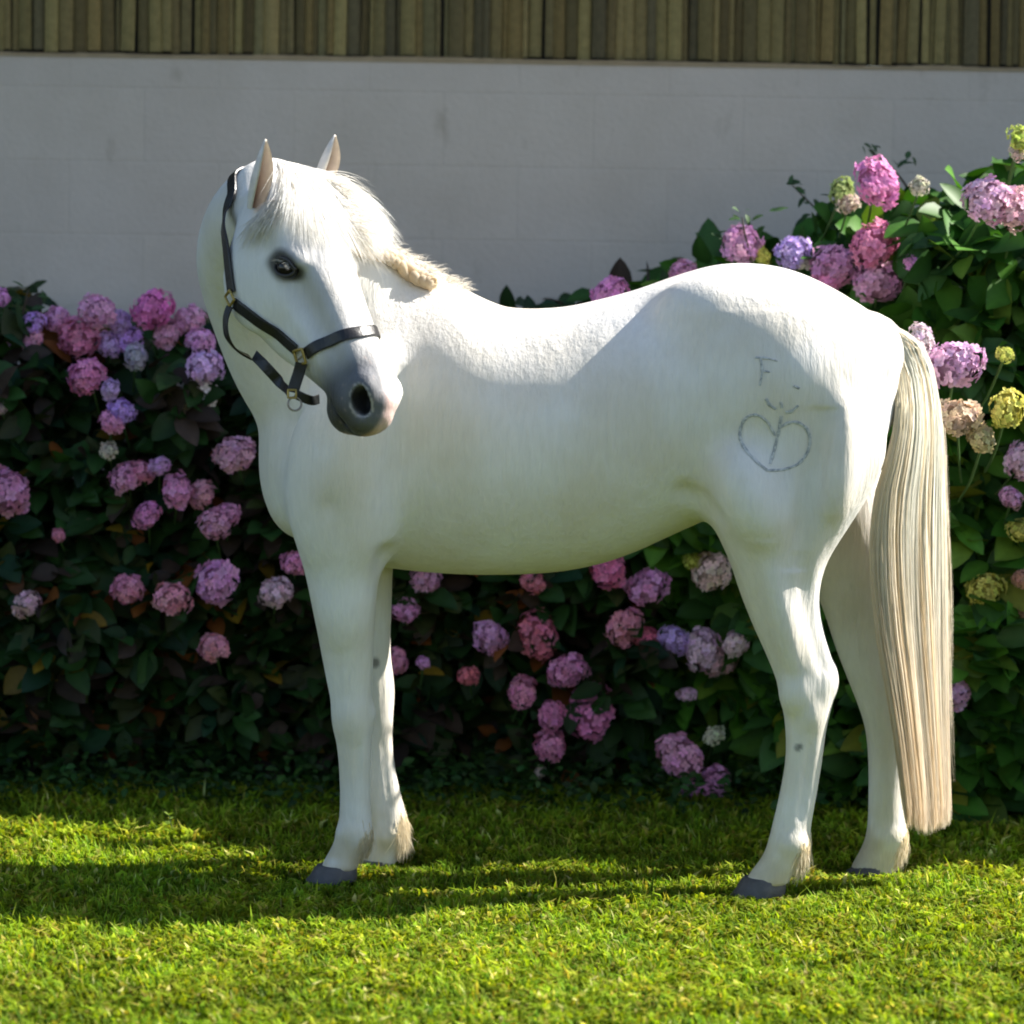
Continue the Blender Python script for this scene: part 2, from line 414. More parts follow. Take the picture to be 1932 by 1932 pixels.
def prof(axis, st, k, ra=.04, sig=.016):
    """body profile read slice by slice along a world axis (0: along the trunk, 2: down a leg)"""
    S = cr(st, 10); p = S[:, axis]; o_ = np.argsort(p); S = S[o_]; p = p[o_]; lo, hi = p[0], p[-1]
    Rm = S[:, 6:9].max() + .05; C = S[:, :3]; bl = block(C.min(0) - [ra + .03 if axis == 0 else Rm, Rm, ra + .03 if axis == 2 else Rm], C.max(0) + [ra + .03 if axis == 0 else Rm, Rm, .15 if axis == 2 else Rm])
    q = AX[axis][bl[axis]]; upi = 2 if axis == 0 else 0
    kern = np.exp(-.5 * (np.arange(-12, 13) * .004 / sig) ** 2); kern /= kern.sum(); dense = np.arange(lo - .06, hi + .06, .004)
    def prm(col):
        v = np.interp(dense, p, S[:, col]); v = np.convolve(np.pad(v, 12, 'edge'), kern, 'valid'); v = np.interp(q, dense, v).astype(np.float32)
        return v[:, None, None] if axis == 0 else v[None, None, :]
    X, Y, Z = grids(bl); U_ = Z if upi == 2 else X; u = U_ - prm(upi); s_ = Y - prm(1)
    rt, rb, rs = prm(6), prm(7), prm(8); ru = np.where(u > 0, rt, rb)
    a = (np.maximum(lo - q, 0) + np.maximum(q - hi, 0) * (1 if axis == 0 else ra / .05)).astype(np.float32); a = a[:, None, None] if axis == 0 else a[None, None, :]
    k0 = np.sqrt((u / ru) ** 2 + (s_ / rs) ** 2 + (a / ra) ** 2); k1 = np.sqrt((u / ru ** 2) ** 2 + (s_ / rs ** 2) ** 2 + (a / ra ** 2) ** 2) + 1e-6
    D[bl] = smin(D[bl], k0 * (k0 - 1) / k1, k)

def samp(P, want_grad=False):
    P = np.asarray(P, float)
    def s(Q):
        g = np.clip((Q - G0) / H, 0, DIM - 1.001); i = g.astype(int); f = g - i; r = 0
        for dx in (0, 1):
            for dy in (0, 1):
                for dz in (0, 1):
                    r = r + D[i[..., 0] + dx, i[..., 1] + dy, i[..., 2] + dz] * (f[..., 0] if dx else 1 - f[..., 0]) * (f[..., 1] if dy else 1 - f[..., 1]) * (f[..., 2] if dz else 1 - f[..., 2])
        return r
    d = s(P)
    if not want_grad: return d
    e = .006; g = np.stack([s(P + np.eye(3)[i] * e) - s(P - np.eye(3)[i] * e) for i in range(3)], -1)
    return d, norm(g)

def project(P, off=0.0, it=6):
    P = np.array(P, float)
    for _ in range(it):
        d, g = samp(P, True); P = P - g * np.clip(d - off, -.02, .02)[..., None]
    return P

def push_out(P, off):
    P = np.array(P, float)
    for _ in range(4):
        d, g = samp(P, True); P = P + g * np.maximum(off - d, 0)[..., None]
    return P

# ---- torso (profile measured along the body)
TY = 6.97
def torso_rows():
    rows = [  # px, top, bottom, Y, half width
        (585, 790, 985, 7.0, .13), (620, 665, 1035, 7.0, .175), (680, 580, 1062, 6.99, .205), (760, 556, 1074, 6.985, .225),
        (850, 548, 1082, 6.98, .245), (950, 579, 1084, 6.975, .262), (1050, 580, 1079, 6.97, .268), (1130, 564, 1065, 6.965, .262),
        (1200, 545, 1042, 6.96, .255), (1270, 520, 1010, 6.955, .25), (1350, 499, 975, 6.95, .255), (1430, 498, 945, 6.945, .26),
        (1500, 513, 925, 6.94, .25), (1570, 545, 900, 6.94, .215), (1625, 580, 870, 6.94, .165), (1655, 608, 830, 6.94, .11)]
    out = []
    for x, t, b, Y, hw in rows:
        T_ = W(x, t, Y); B_ = W(x, b, Y); h = T_[2] - B_[2]; f = .47
        c = B_ + (T_ - B_) * (1 - f); c[0] = (T_[0] + B_[0]) / 2
        out.append([*c, 0, 0, 1, h * f, h * (1 - f), hw])
    return out
prof(0, torso_rows(), .02, .05)
# shoulder, croup and buttock masses
def sph(px, py, Y, r, k=.04, sub=False): add_ell(W(px, py, Y), r, None, k, sub)
for s_, Yc in ((-1, 6.80), (1, 7.16)):
    add_ell(W(650, 900, Yc), (.125, .075, .20), None, .06)
    add_ell(W(1390, 640, Yc + s_ * -.03), (.16, .10, .11), None, .06)
add_ell(W(1320, 575, 6.80), (.06, .035, .04), None, .08)
add_ell(W(585, 905, 6.99), (.09, .14, .13), None, .06)      # breast
# ---- legs: rows py, x front, x back, Y, half width(y)
def leg(rows, k, ra=.010):
    st = []
    for py, xf, xb, Y, hw in rows:
        c = W((xf + xb) / 2, py, Y); h = (xb - xf) / 2 * Y / F
        st.append([*c, 1, 0, 0, h, h, hw])
    prof(2, st, k, ra)
# near fore
leg([(800, 600, 715, 6.89, .045), (880, 562, 735, 6.845, .075), (960, 556, 738, 6.84, .085), (1040, 565, 733, 6.845, .085), (1090, 577, 715, 6.85, .075), (1170, 594, 708, 6.85, .062),
     (1260, 611, 704, 6.86, .052), (1330, 625, 702, 6.865, .048), (1380, 631, 702, 6.87, .047), (1430, 638, 700, 6.87, .038),
     (1490, 641, 699, 6.875, .032), (1540, 640, 701, 6.88, .034), (1578, 634, 703, 6.88, .039), (1606, 622, 694, 6.88, .035), (1622, 611, 680, 6.88, .036),
     (1636, 603, 672, 6.88, .040)], .05)
# far fore
leg([(900, 580, 745, 7.10, .075), (1000, 580, 748, 7.10, .085), (1080, 600, 741, 7.10, .068), (1150, 640, 739, 7.10, .056), (1230, 655, 737, 7.10, .05),
     (1300, 664, 745, 7.10, .05), (1350, 672, 742, 7.10, .046), (1410, 682, 741, 7.10, .035), (1470, 690, 750, 7.10, .031),
     (1530, 697, 765, 7.10, .034), (1570, 697, 774, 7.10, .04), (1598, 690, 762, 7.10, .036), (1618, 682, 748, 7.10, .040), (1630, 680, 746, 7.10, .043)], .035)
# near hind: thigh, gaskin, hock, cannon, fetlock, pastern
leg([(720, 1430, 1600, 6.88, .05), (780, 1375, 1655, 6.84, .075), (850, 1325, 1672, 6.82, .10), (930, 1318, 1640, 6.815, .112), (1000, 1348, 1596, 6.815, .108), (1060, 1376, 1560, 6.815, .092),
     (1120, 1396, 1546, 6.82, .075), (1180, 1420, 1552, 6.82, .062), (1240, 1447, 1570, 6.82, .053), (1280, 1463, 1581, 6.82, .05), (1320, 1473, 1573, 6.82, .048),
     (1370, 1481, 1560, 6.82, .043), (1430, 1482, 1552, 6.815, .036), (1500, 1470, 1541, 6.805, .032), (1560, 1456, 1530, 6.80, .035),
     (1600, 1446, 1529, 6.795, .041), (1630, 1430, 1516, 6.795, .038), (1650, 1410, 1492, 6.79, .040), (1662, 1404, 1486, 6.79, .044)], .07)
# far hind
leg([(800, 1400, 1650, 7.07, .08), (900, 1390, 1665, 7.08, .105), (1000, 1450, 1690, 7.085, .10), (1080, 1520, 1710, 7.085, .085), (1150, 1552, 1712, 7.085, .07), (1220, 1575, 1712, 7.085, .056),
     (1280, 1598, 1715, 7.085, .05), (1330, 1618, 1722, 7.085, .048), (1380, 1633, 1716, 7.085, .043), (1440, 1638, 1708, 7.085, .035),
     (1500, 1638, 1704, 7.085, .032), (1550, 1637, 1708, 7.085, .036), (1585, 1632, 1716, 7.085, .041), (1610, 1620, 1706, 7.085, .037),
     (1632, 1606, 1690, 7.085, .041), (1645, 1602, 1684, 7.085, .045)], .04)
# joints, tendons and muscle
def line_ell(p0, p1, r, k, sub=False):
    c = (p0 + p1) / 2; L_ = np.linalg.norm(p1 - p0); a_ = (p1 - p0) / L_; b_ = norm(np.cross(a_, [0, 1, 0])); add_ell(c, (L_ / 2, r, r), np.array([a_, b_, np.cross(a_, b_)]), k, sub)
add_ell(W(666, 1352, 6.865), (.034, .046, .046), None, .03); add_ell(W(697, 1345, 6.865), (.012, .018, .018), None, .015)
add_ell(W(648, 1120, 6.815), (.045, .035, .10), None, .04)
add_ell(W(668, 1572, 6.88), (.036, .041, .030), None, .015); add_ell(W(690, 1590, 6.88), (.012, .022, .018), None, .012)
line_ell(W(676, 1405, 6.832), W(674, 1535, 6.840), .007, .010, True)
line_ell(W(640, 1410, 6.836), W(646, 1530, 6.840), .005, .010, True)
add_ell(W(735, 1575, 7.10), (.036, .042, .030), None, .015)
line_ell(W(722, 1400, 7.066), W(735, 1520, 7.066), .006, .010, True)
line_ell(W(1522, 1090, 6.735), W(1555, 1255, 6.775), .014, .025, True)          # in front of the Achilles tendon
line_ell(W(1455, 1080, 6.735), W(1500, 1270, 6.775), .020, .04)                 # gaskin muscle
add_ell(W(1500, 1310, 6.79), (.030, .030, .040), None, .025); add_ell(W(1530, 1350, 6.79), (.018, .022, .03), None, .02)
line_ell(W(1530, 1400, 6.782), W(1510, 1550, 6.770), .008, .010, True)
line_ell(W(1500, 1400, 6.782), W(1480, 1550, 6.770), .005, .010, True)
add_ell(W(1492, 1592, 6.793), (.038, .042, .030), None, .015); add_ell(W(1517, 1612, 6.793), (.012, .022, .018), None, .012)
add_ell(W(1676, 1578, 7.085), (.037, .042, .030), None, .015)
line_ell(W(1380, 860, 6.715), W(1440, 1010, 6.715), .05, .07)                   # thigh
line_ell(W(1590, 760, 6.73), W(1570, 960, 6.725), .035, .06)                    # hamstring
line_ell(W(1545, 840, 6.700), W(1515, 1010, 6.715), .012, .05, True)
line_ell(W(720, 640, 6.78), W(640, 900, 6.74), .035, .07)                       # shoulder blade
line_ell(W(760, 760, 6.735), W(735, 1010, 6.745), .012, .05, True)              # behind the shoulder
add_ell(W(728, 1060, 6.80), (.022, .035, .03), None, .03, True)
add_ell(W(1566, 1283, 6.82), (.016, .022, .035), None, .015)
add_ell(W(1706, 1322, 7.085), (.016, .022, .035), None, .015)

# flank fold: cut a crease between belly and thigh
line_ell(W(1285, 925, 6.765), W(1348, 985, 6.735), .021, .032, True)
# ---- neck
def neck_row(px, py, Y, up, rt, rb, rs): return [*W(px, py, Y), *up, rt, rb, rs]
sweep([neck_row(760, 770, 6.99, (.55, .15, .8), .27, .25, .15),
       neck_row(690, 720, 6.99, (.62, .15, .75), .292, .245, .15),
       neck_row(610, 650, 6.975, (.70, .10, .62), .272, .215, .138),
       neck_row(545, 565, 6.93, (.75, -.05, .5), .225, .18, .128),
       neck_row(500, 485, 6.85, (.80, -.1, .45), .155, .15, .118),
       neck_row(490, 415, 6.76, (.75, .1, .6), .125, .125, .105),
       neck_row(515, 375, 6.66, (.55, .2, .8), .09, .105, .088)], .05, sub=14, ra=.05)
add_ell(W(560, 860, 6.99), (.075, .12, .15), None, .05)     # front of the chest
# ---- head frame
HO = W(555, 338, 6.56)
ha = norm(np.array([.40, -.41, -.80])); hu = np.array([.66, -.50, .58]); hu = norm(hu - (hu @ ha) * ha); hw_ = np.cross(ha, hu)
if hw_[1] > 0: hw_ = -hw_
HB = np.array([ha, hu, hw_])
def HL(t, u, w_): return HO + ha * t + hu * u + hw_ * w_
def hrow(t, top, bot, hw): c = (top + bot) / 2; return [*HL(t, c, 0), *hu, (top - bot) / 2, (top - bot) / 2, hw]
sweep([hrow(-.005, -.02, -.13, .06), hrow(.04, .0, -.17, .083), hrow(.09, .014, -.205, .098), hrow(.15, .020, -.232, .102), hrow(.20, .020, -.238, .092),
       hrow(.26, .012, -.220, .076), hrow(.32, .006, -.190, .066), hrow(.38, .0, -.160, .060), hrow(.43, -.003, -.140, .056),
       hrow(.475, -.006, -.136, .057), hrow(.515, -.014, -.136, .056), hrow(.538, -.030, -.130, .048)], .03, sub=4, ra=.03, near=True)
sweep([hrow(.08, .016, -.07, .085), hrow(.16, .022, -.07, .088), hrow(.24, .018, -.065, .072), hrow(.32, .012, -.06, .060), hrow(.40, .006, -.055, .053), hrow(.48, -.002, -.055, .047)], .025, sub=3, ra=.02, near=True)
def he(t, u, w_, r, k=.02, sub=False, B=None): add_ell(HL(t, u, w_), r, HB if B is None else B, k, sub)
ea = norm(ha + hu * .75); eu = norm(hu - ha * .75); EB = np.array([ea, eu, hw_])
ET, EU = .198, -.046
def EL(x, y, w_): return HL(ET, EU, w_) + ea * x + eu * y
for s_ in (1, -1):
    he(.165, -.15, s_ * .062, (.10, .085, .036), .03)          # jowl
    add_ell(EL(.000, .018, s_ * .082), (.034, .018, .020), EB, .03)   # brow over the eye
    he(.10, -.03, s_ * .075, (.05, .03, .022), .03)
    he(.29, -.078, s_ * .058, (.075, .012, .012), .03)         # facial crest
    he(.29, -.045, s_ * .083, (.07, .022, .012), .04, True)    # hollow above it
    he(.50, -.036, s_ * .038, (.034, .034, .024), .02)         # nostril wing
    he(.495, -.085, s_ * .034, (.036, .026, .026), .02)        # upper lip
    add_ell(EL(0, 0, s_ * .104), (.027, .0205, .016), EB, .010, True)  # eye socket
he(.525, -.050, 0, (.028, .045, .035), .02)
he(.530, -.080, 0, (.022, .030, .032), .015)
he(.492, -.132, 0, (.042, .026, .036), .02)                    # chin and lower lip
for s_ in (1, -1): he(.520, -.110, s_ * .05, (.050, .0045, .03), .008, True)   # mouth line
na_ = norm(ha * .75 - hu * .62); nb_ = norm(np.cross(hw_, na_)); NB = np.array([na_, nb_, hw_]); NT, NU = .520, -.040
for s_ in (1, -1): he(NT, NU, s_ * .047, (.030, .0160, .034), .006, True, NB)  # nostril
# ---- dock of the tail
sweep([[*W(1615, 640, 6.95), 0, 0, 1, .06, .06, .07], [*W(1672, 652, 6.95), .4, 0, .8, .042, .040, .05], [*W(1702, 710, 6.94), 1, 0, .2, .028, .028, .035], [*W(1718, 790, 6.93), 1, 0, 0, .02, .02, .025]], .03, ra=.02)
print('sdf', round(time.time() - T0, 1))

# ---- surface nets
def surface_nets(D):
    S = D < 0
    cnt = np.zeros(np.array(D.shape) - 1, np.int8)
    for dx in (0, 1):
        for dy in (0, 1):
            for dz in (0, 1):
                cnt += S[dx:D.shape[0] - 1 + dx, dy:D.shape[1] - 1 + dy, dz:D.shape[2] - 1 + dz]
    act = np.argwhere((cnt > 0) & (cnt < 8)); idx = np.full(cnt.shape, -1, np.int32); idx[tuple(act.T)] = np.arange(len(act))
    acc = np.zeros((len(act), 3)); n = np.zeros(len(act))
    cs = [(a, b, c) for a in (0, 1) for b in (0, 1) for c in (0, 1)]
    val = {c: D[act[:, 0] + c[0], act[:, 1] + c[1], act[:, 2] + c[2]] for c in cs}
    for a in cs:
        for ax in range(3):
            if a[ax] == 0:
                b = list(a); b[ax] = 1; b = tuple(b); va, vb = val[a], val[b]; m = (va < 0) != (vb < 0)
                t = np.where(m, va / np.where(m, va - vb, 1), 0); p = np.array(a, float)[None] + t[:, None] * (np.array(b) - np.array(a))[None]
                acc[m] += p[m]; n[m] += 1
    V = G0 + (act + acc / n[:, None]) * H
    faces = []
    for ax in range(3):
        a1, a2 = (ax + 1) % 3, (ax + 2) % 3
        s0 = [slice(None)] * 3; s1 = [slice(None)] * 3; s0[ax] = slice(0, -1); s1[ax] = slice(1, None)
        E = S[tuple(s0)] != S[tuple(s1)]; e = np.argwhere(E); e = e[(e[:, a1] > 0) & (e[:, a2] > 0) & (e[:, a1] < D.shape[a1] - 1) & (e[:, a2] < D.shape[a2] - 1)]
        ins = S[tuple(e.T)]
        def g(d1, d2):
            c = e.copy(); c[:, a1] += d1; c[:, a2] += d2; return idx[tuple(c.T)]
        q = np.stack([g(-1, -1), g(0, -1), g(0, 0), g(-1, 0)], 1)
        q[~ins] = q[~ins][:, ::-1]; faces.append(q)
    Fc = np.concatenate(faces); Fc = Fc[(Fc >= 0).all(1)]
    return V, Fc
V, Q = surface_nets(D)
def smooth_v(V, Q, it, lam=.5):
    e = np.concatenate([Q[:, [0, 1]], Q[:, [1, 2]], Q[:, [2, 3]], Q[:, [3, 0]]]); e = np.concatenate([e, e[:, ::-1]])
    dg = np.bincount(e[:, 0], minlength=len(V))
    for i in range(it):
        A_ = np.stack([np.bincount(e[:, 0], weights=V[e[:, 1], j], minlength=len(V)) for j in range(3)], 1) / dg[:, None]
        V = V + (A_ - V) * (lam if i % 2 == 0 else -lam * .85)
    return V
V = smooth_v(V, Q, 8)
print('nets', len(V), round(time.time() - T0, 1))

# ---- coat colours
def sstep(x, a, b): t = np.clip((x - a) / (b - a), 0, 1); return t * t * (3 - 2 * t)
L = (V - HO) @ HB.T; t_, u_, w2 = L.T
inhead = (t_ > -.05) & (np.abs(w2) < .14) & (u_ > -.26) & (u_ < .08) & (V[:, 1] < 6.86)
base = np.tile(np.array([.83, .80, .755]), (len(V), 1))
nz = vnoise(V * 14, 5) * .6 + vnoise(V * 40, 6) * .4
def mixc(c, m): global base; base = base * (1 - m[:, None]) + np.asarray(c) * m[:, None]
mixc((.62, .52, .30), .55 * sstep(.22 - V[:, 2], 0, .16) * sstep(nz, .25, .6))            # stained fetlocks
mixc((.45, .38, .22), .35 * sstep(.14 - V[:, 2], 0, .08) * sstep(nz, .45, .8))
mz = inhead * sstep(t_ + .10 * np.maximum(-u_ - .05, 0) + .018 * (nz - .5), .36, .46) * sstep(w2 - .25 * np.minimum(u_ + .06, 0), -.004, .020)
mixc((.085, .092, .11), mz * .93)  # dark muzzle skin, with the shade of this side painted in
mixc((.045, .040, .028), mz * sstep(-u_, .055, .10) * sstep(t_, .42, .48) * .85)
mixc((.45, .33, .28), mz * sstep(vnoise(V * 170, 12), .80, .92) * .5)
mf = inhead * sstep(t_, .10, .2) * (1 - sstep(t_, .40, .46)) * sstep(w2, .0, .03) * sstep(u_, -.09, -.03)
mixc((.45, .445, .46), mf * .6)                                                              # slightly grey skin, with the shade on this side of the face painted in
pk = inhead * sstep(t_, .500, .53) * (1 - sstep(np.abs(w2 + .012), .016, .032)); mixc((.74, .44, .40), pk * .7)
for s_ in (1, -1):
    dn = np.sqrt((((V - HL(NT, NU, 0)) @ na_) / .032) ** 2 + (((V - HL(NT, NU, 0)) @ nb_) / .0205) ** 2)
    side = inhead * (w2 * s_ > .008)
    mixc((.62, .57, .55), side * (1 - sstep(np.abs(dn - 1.03), .03, .10)) * .7 * sstep(nz, .2, .5))
    mixc((.010, .008, .008), side * (1 - sstep(dn, .78, .95)))
    q1 = (V - HL(ET, EU, 0)) @ ea; q2 = (V - HL(ET, EU, 0)) @ eu
    de = np.sqrt(((q1 + .003) / .043) ** 2 + ((q2 - .002) / .034) ** 2)
    mixc((.045, .04, .036), inhead * (w2 * s_ > .03) * (1 - sstep(de + .5 * (nz - .5), .66, 1.16)) * .90)
ml = inhead * (1 - sstep(np.abs(u_ + .110), .003, .008)) * sstep(t_, .46, .475); mixc((.03, .028, .028), ml * .8)
# chestnut on inner forearm, small dark scuffs
def spot(px, py, Y, r, c, a=.8):
    d = np.linalg.norm(V - W(px, py, Y), axis=1); mixc(c, a * (1 - sstep(d + r * .5 * (nz - .5), r * .5, r)))
spot(708, 1250, 7.05, .018, (.12, .11, .10)); spot(1502, 1412, 6.78, .012, (.22, .22, .22)); spot(1510, 1408, 6.78, .008, (.2, .2, .2))
spot(500, 663, 6.5, .015, (.5, .3, .15), .3)

horse = empty('horse', tuple(W(1000, 1690, 6.93) * np.array([1, 1, 0])))
tag(horse, 'white pony standing side on with its head turned back, wearing a black halter', 'horse')
bpy.context.view_layer.update()
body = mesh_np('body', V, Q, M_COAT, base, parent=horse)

# ---- eyes
def uvsphere(c, r, axes, nu=20, nv=12, vmin=0, vmax=np.pi):
    th = np.linspace(vmin, vmax, nv); ph = np.linspace(0, 2 * np.pi, nu, endpoint=False)
    P = np.array([[np.cos(t), np.sin(t) * np.cos(p), np.sin(t) * np.sin(p)] for t in th for p in ph]) * r
    Vv = c + P @ np.asarray(axes); Qq = [(i * nu + j, i * nu + (j + 1) % nu, (i + 1) * nu + (j + 1) % nu, (i + 1) * nu + j) for i in range(nv - 1) for j in range(nu)]
    return Vv, np.array(Qq)
for s_ in (1, -1):
    c = EL(0, 0, s_ * .0825)
    v, q = uvsphere(c, np.array([.0270, .0230, .0190]), np.array([ea, eu, hw_]), 24, 16)
    eye = mesh_np('eye', v, q, M_EYE, parent=horse)
    A = Acc()
    for sg, lift in ((1, .0180), (-1, .0160)):      # upper and lower lid
        aa = np.linspace(0, np.pi, 14)
        P = np.array([EL(np.cos(a) * .0270, sg * np.sin(a) * lift, s_ * (.0905 + .008 * np.sin(a))) for a in aa])
        r = .0022 + .0014 * np.sin(aa) * (1.2 if sg > 0 else .6)
        v, q = tube(P, r, 8); A.add(v, Q=q)
    A.build('eyelid', M_LID, horse)
    A = Acc(); n = 70; rs = np.random.RandomState(5)
    a = rs.uniform(.5, 2.6, n); P0 = np.array([EL(np.cos(x) * .023, np.sin(x) * .0145, s_ * .097) for x in a])
    dirs = norm(np.array([ea * (np.cos(x) * .3) + hw_ * s_ * .9 + np.array([0, 0, -.25]) for x in a]) + rs.normal(0, .1, (n, 3)))
    P = P0[:, None] + dirs[:, None] * np.linspace(0, .017, 4)[None, :, None]
    strands(A, P, .0010, np.tile([.5, .47, .42], (n, 1)), 3); A.build('eyelash', M_HAIR, horse)

# ---- ears
M_EAR = mat_leafy('ear_skin', rough=.7, trans=.06, tint=(1.2, .7, .5), spec=.1)
def ear(base_pt, tip_pt, face_dir, wmax):
    up = tip_pt - base_pt; Lh = np.linalg.norm(up); up = up / Lh; fd = norm(face_dir - (face_dir @ up) * up); sd = np.cross(up, fd)
    ns, na = 22, 17; Vs = []; Cs = []
    for side in (0, 1):
        for i in range(ns):
            s = i / (ns - 1); wv = wmax * np.sin(np.pi * min(1, s * .80 + .20)) ** .85
            wv = max(wv, .0012); dep = wv * 1.05
            for j in range(na):
                a = -1 + 2 * j / (na - 1); ang = a * 1.6
                off = sd * np.sin(ang) * wv * (1 if abs(ang) < 1.57 else 1) - fd * (np.cos(ang)) * dep
                th = .0022 * (1 - abs(a) ** 6)
                n_ = norm(sd * np.sin(ang) - fd * np.cos(ang))
                p = base_pt + up * (s * Lh) + off + (n_ * th if side == 0 else -n_ * th) + fd * .012 * np.sin(s * 3.0) + sd * 0
                Vs.append(p)
                if side == 0: Cs.append((.80, .74, .66))
                else:
                    m = np.clip(1.5 - abs(a) * 1.7, 0, 1) * (1 - .75 * s ** 2); Cs.append(np.array([.80, .70, .58]) * (1 - m) + np.array([.19, .10, .06]) * m)
    Qs = []
    n1 = ns * na
    for i in range(ns - 1):
        for j in range(na - 1):
            a = i * na + j; Qs.append((a, a + 1, a + na + 1, a + na)); Qs.append((n1 + a, n1 + a + na, n1 + a + na + 1, n1 + a + 1))
    for i in range(ns - 1):
        a = i * na; Qs.append((a, a + na, n1 + a + na, n1 + a)); a += na - 1; Qs.append((a, n1 + a, n1 + a + na, a + na))
    for j in range(na - 1):
        a = (ns - 1) * na + j; Qs.append((a, a + 1, n1 + a + 1, n1 + a))
    return np.array(Vs), np.array(Qs), np.array(Cs)
for (bp_, tp_, fd_, wm) in ((W(484, 395, 6.50), W(501, 262, 6.48), np.array([.86, -.50, 0]), .0260), (W(610, 352, 6.66), W(632, 254, 6.66), np.array([.92, -.38, 0]), .0270)):
    if wm and tp_[0] > .0 * 0 and bp_ is not None: pass
    v, q, c = ear(bp_, tp_, fd_, wm)
    e_ = mesh_np('ear', v, q, M_EAR, c, parent=horse)

# ---- hooves
def hoof(toe_px, heel_px, top_py, bot_py, Y, hw):
    A = Acc(); n = 24; rows = []
    zt = W(0 + toe_px, top_py, Y)[2]; x0 = W(toe_px, bot_py, Y)[0]; x1 = W(heel_px, bot_py, Y)[0]; sh = .6 * zt
    for k, (z, e, sf) in enumerate(((.004, .98, 0), (.010, .97, .15), (zt * .6, .90, .5), (zt * 1.15, .82, .85), (zt * 1.35, .72, .9))):
        cx = (x0 + x1) / 2 + sh * sf * .75; rx = (x1 - x0) / 2 * e; ry = hw * e
        th = np.linspace(0, 2 * np.pi, n, endpoint=False)
        xx = np.cos(th); rows.append(np.c_[cx + rx * xx, Y + ry * np.sin(th) * (1 - .15 * (xx > .3)), np.full(n, z) + .010 * (xx > 0) * 0])
    Vv = np.concatenate(rows); Qq = [(i * n + j, i * n + (j + 1) % n, (i + 1) * n + (j + 1) % n, (i + 1) * n + j) for i in range(4) for j in range(n)]
    Tt = [(0 * n + 0, (j + 1) % n, j) for j in range(1, n - 1)] + [(4 * n, 4 * n + j, 4 * n + j + 1) for j in range(1, n - 1)]
    A.add(Vv, Q=Qq, T=Tt); A.build('hoof', M_HOOF, horse)
hoof(573, 672, 1640, 1690, 6.88, .052)
hoof(670, 748, 1622, 1654, 7.10, .05)
hoof(1375, 1480, 1664, 1712, 6.79, .053)
hoof(1594, 1686, 1634, 1666, 7.085, .05)

# ---- tail
rs = np.random.RandomState(11)
TR = np.array([(602, 1638, 1662), (622, 1652, 1706), (650, 1664, 1742), (690, 1683, 1760), (740, 1692, 1770), (800, 1690, 1777), (860, 1676, 1780), (930, 1655, 1781), (1010, 1646, 1781), (1100, 1648, 1782),
               (1200, 1658, 1783), (1300, 1676, 1784), (1400, 1692, 1786), (1480, 1702, 1789), (1530, 1708, 1791), (1572, 1712, 1790)], float)
def tail_pts(a, b, vend, K, jit):
    n = len(a); v = np.linspace(0, 1, K)[None] * vend[:, None]
    r = v * (TR[-1, 0] - TR[0, 0]) + TR[0, 0]
    xl = np.interp(r, TR[:, 0], TR[:, 1]); xr = np.interp(r, TR[:, 0], TR[:, 2])
    x = (xl + xr) / 2 + (xr - xl) / 2 * (a[:, None] + jit)
    Yc = np.interp(r, [600, 640, 700, 900, 1570], [6.93, 6.93, 6.925, 6.915, 6.90]); hd = np.interp(r, [600, 700, 1000, 1570], [.055, .055, .058, .045])
    Yv = Yc + .055 * a[:, None] * np.clip((r - 640) / 120, 0, 1) + hd * .62 * b[:, None] * np.sqrt(np.maximum(1 - .8 * a[:, None] ** 2, .1))
    d = _F + _R * ((x[..., None] - 966) / F) + _U * ((966 - r[..., None]) / F)
    return CAMP + d * (Yv / d[..., 1])[..., None]
A = Acc()
n = 17000; K = 18
a = rs.uniform(-1, 1, n); a = np.sign(a) * np.abs(a) ** .85; b = rs.uniform(-1, 1, n)
clump = np.round(a * 9) / 9; a2 = a
vend = np.where(rs.rand(n) < .7, 1.0 - np.abs(rs.normal(0, .035, n)) + .025 * (vnoise(np.c_[a * 9, b * 3, a * 0], 9) - .5), rs.uniform(.45, .97, n)) - .018 * np.abs(a + .1)
ph = rs.uniform(0, 6.28, n); cph = np.array([hash((round(c, 2), 3)) % 628 / 100 for c in clump])
vv = np.linspace(0, 1, K)[None]
jit = .03 * np.sin(vv * 5 + 3 * np.sin(a * 4)[:, None]) + .03 * np.sin(vv * 6 + ph[:, None]) + rs.normal(0, .06, n)[:, None] * vv ** 1.5
P = tail_pts(a2, b, vend, K, jit)
cc = np.array([.92, .885, .80]) * rs.uniform(.90, 1.06, (n, 1)); dk = vnoise(np.c_[a * 7, a * 0, a * 0], 8) + .3 * rs.rand(n) > .82; cc[dk] *= np.array([.95, .88, .76]); lf = np.clip(-a, 0, 1)[:, None]; cc *= 1 - lf * np.array([.03, .09, .20])
grad = np.interp(vv[0] * 1.0, [0, .25, .6, 1], [1.05, 1.0, .97, .90]); gb = np.interp(vv[0], [0, .4, 1], [1.05, 1.0, .72])
C = cc[:, None] * np.stack([grad, grad * .5 + .5 * gb * 1.02, gb], -1)[None]
strands(A, P, rs.uniform(.0012, .0024, n), C, 4, .9)
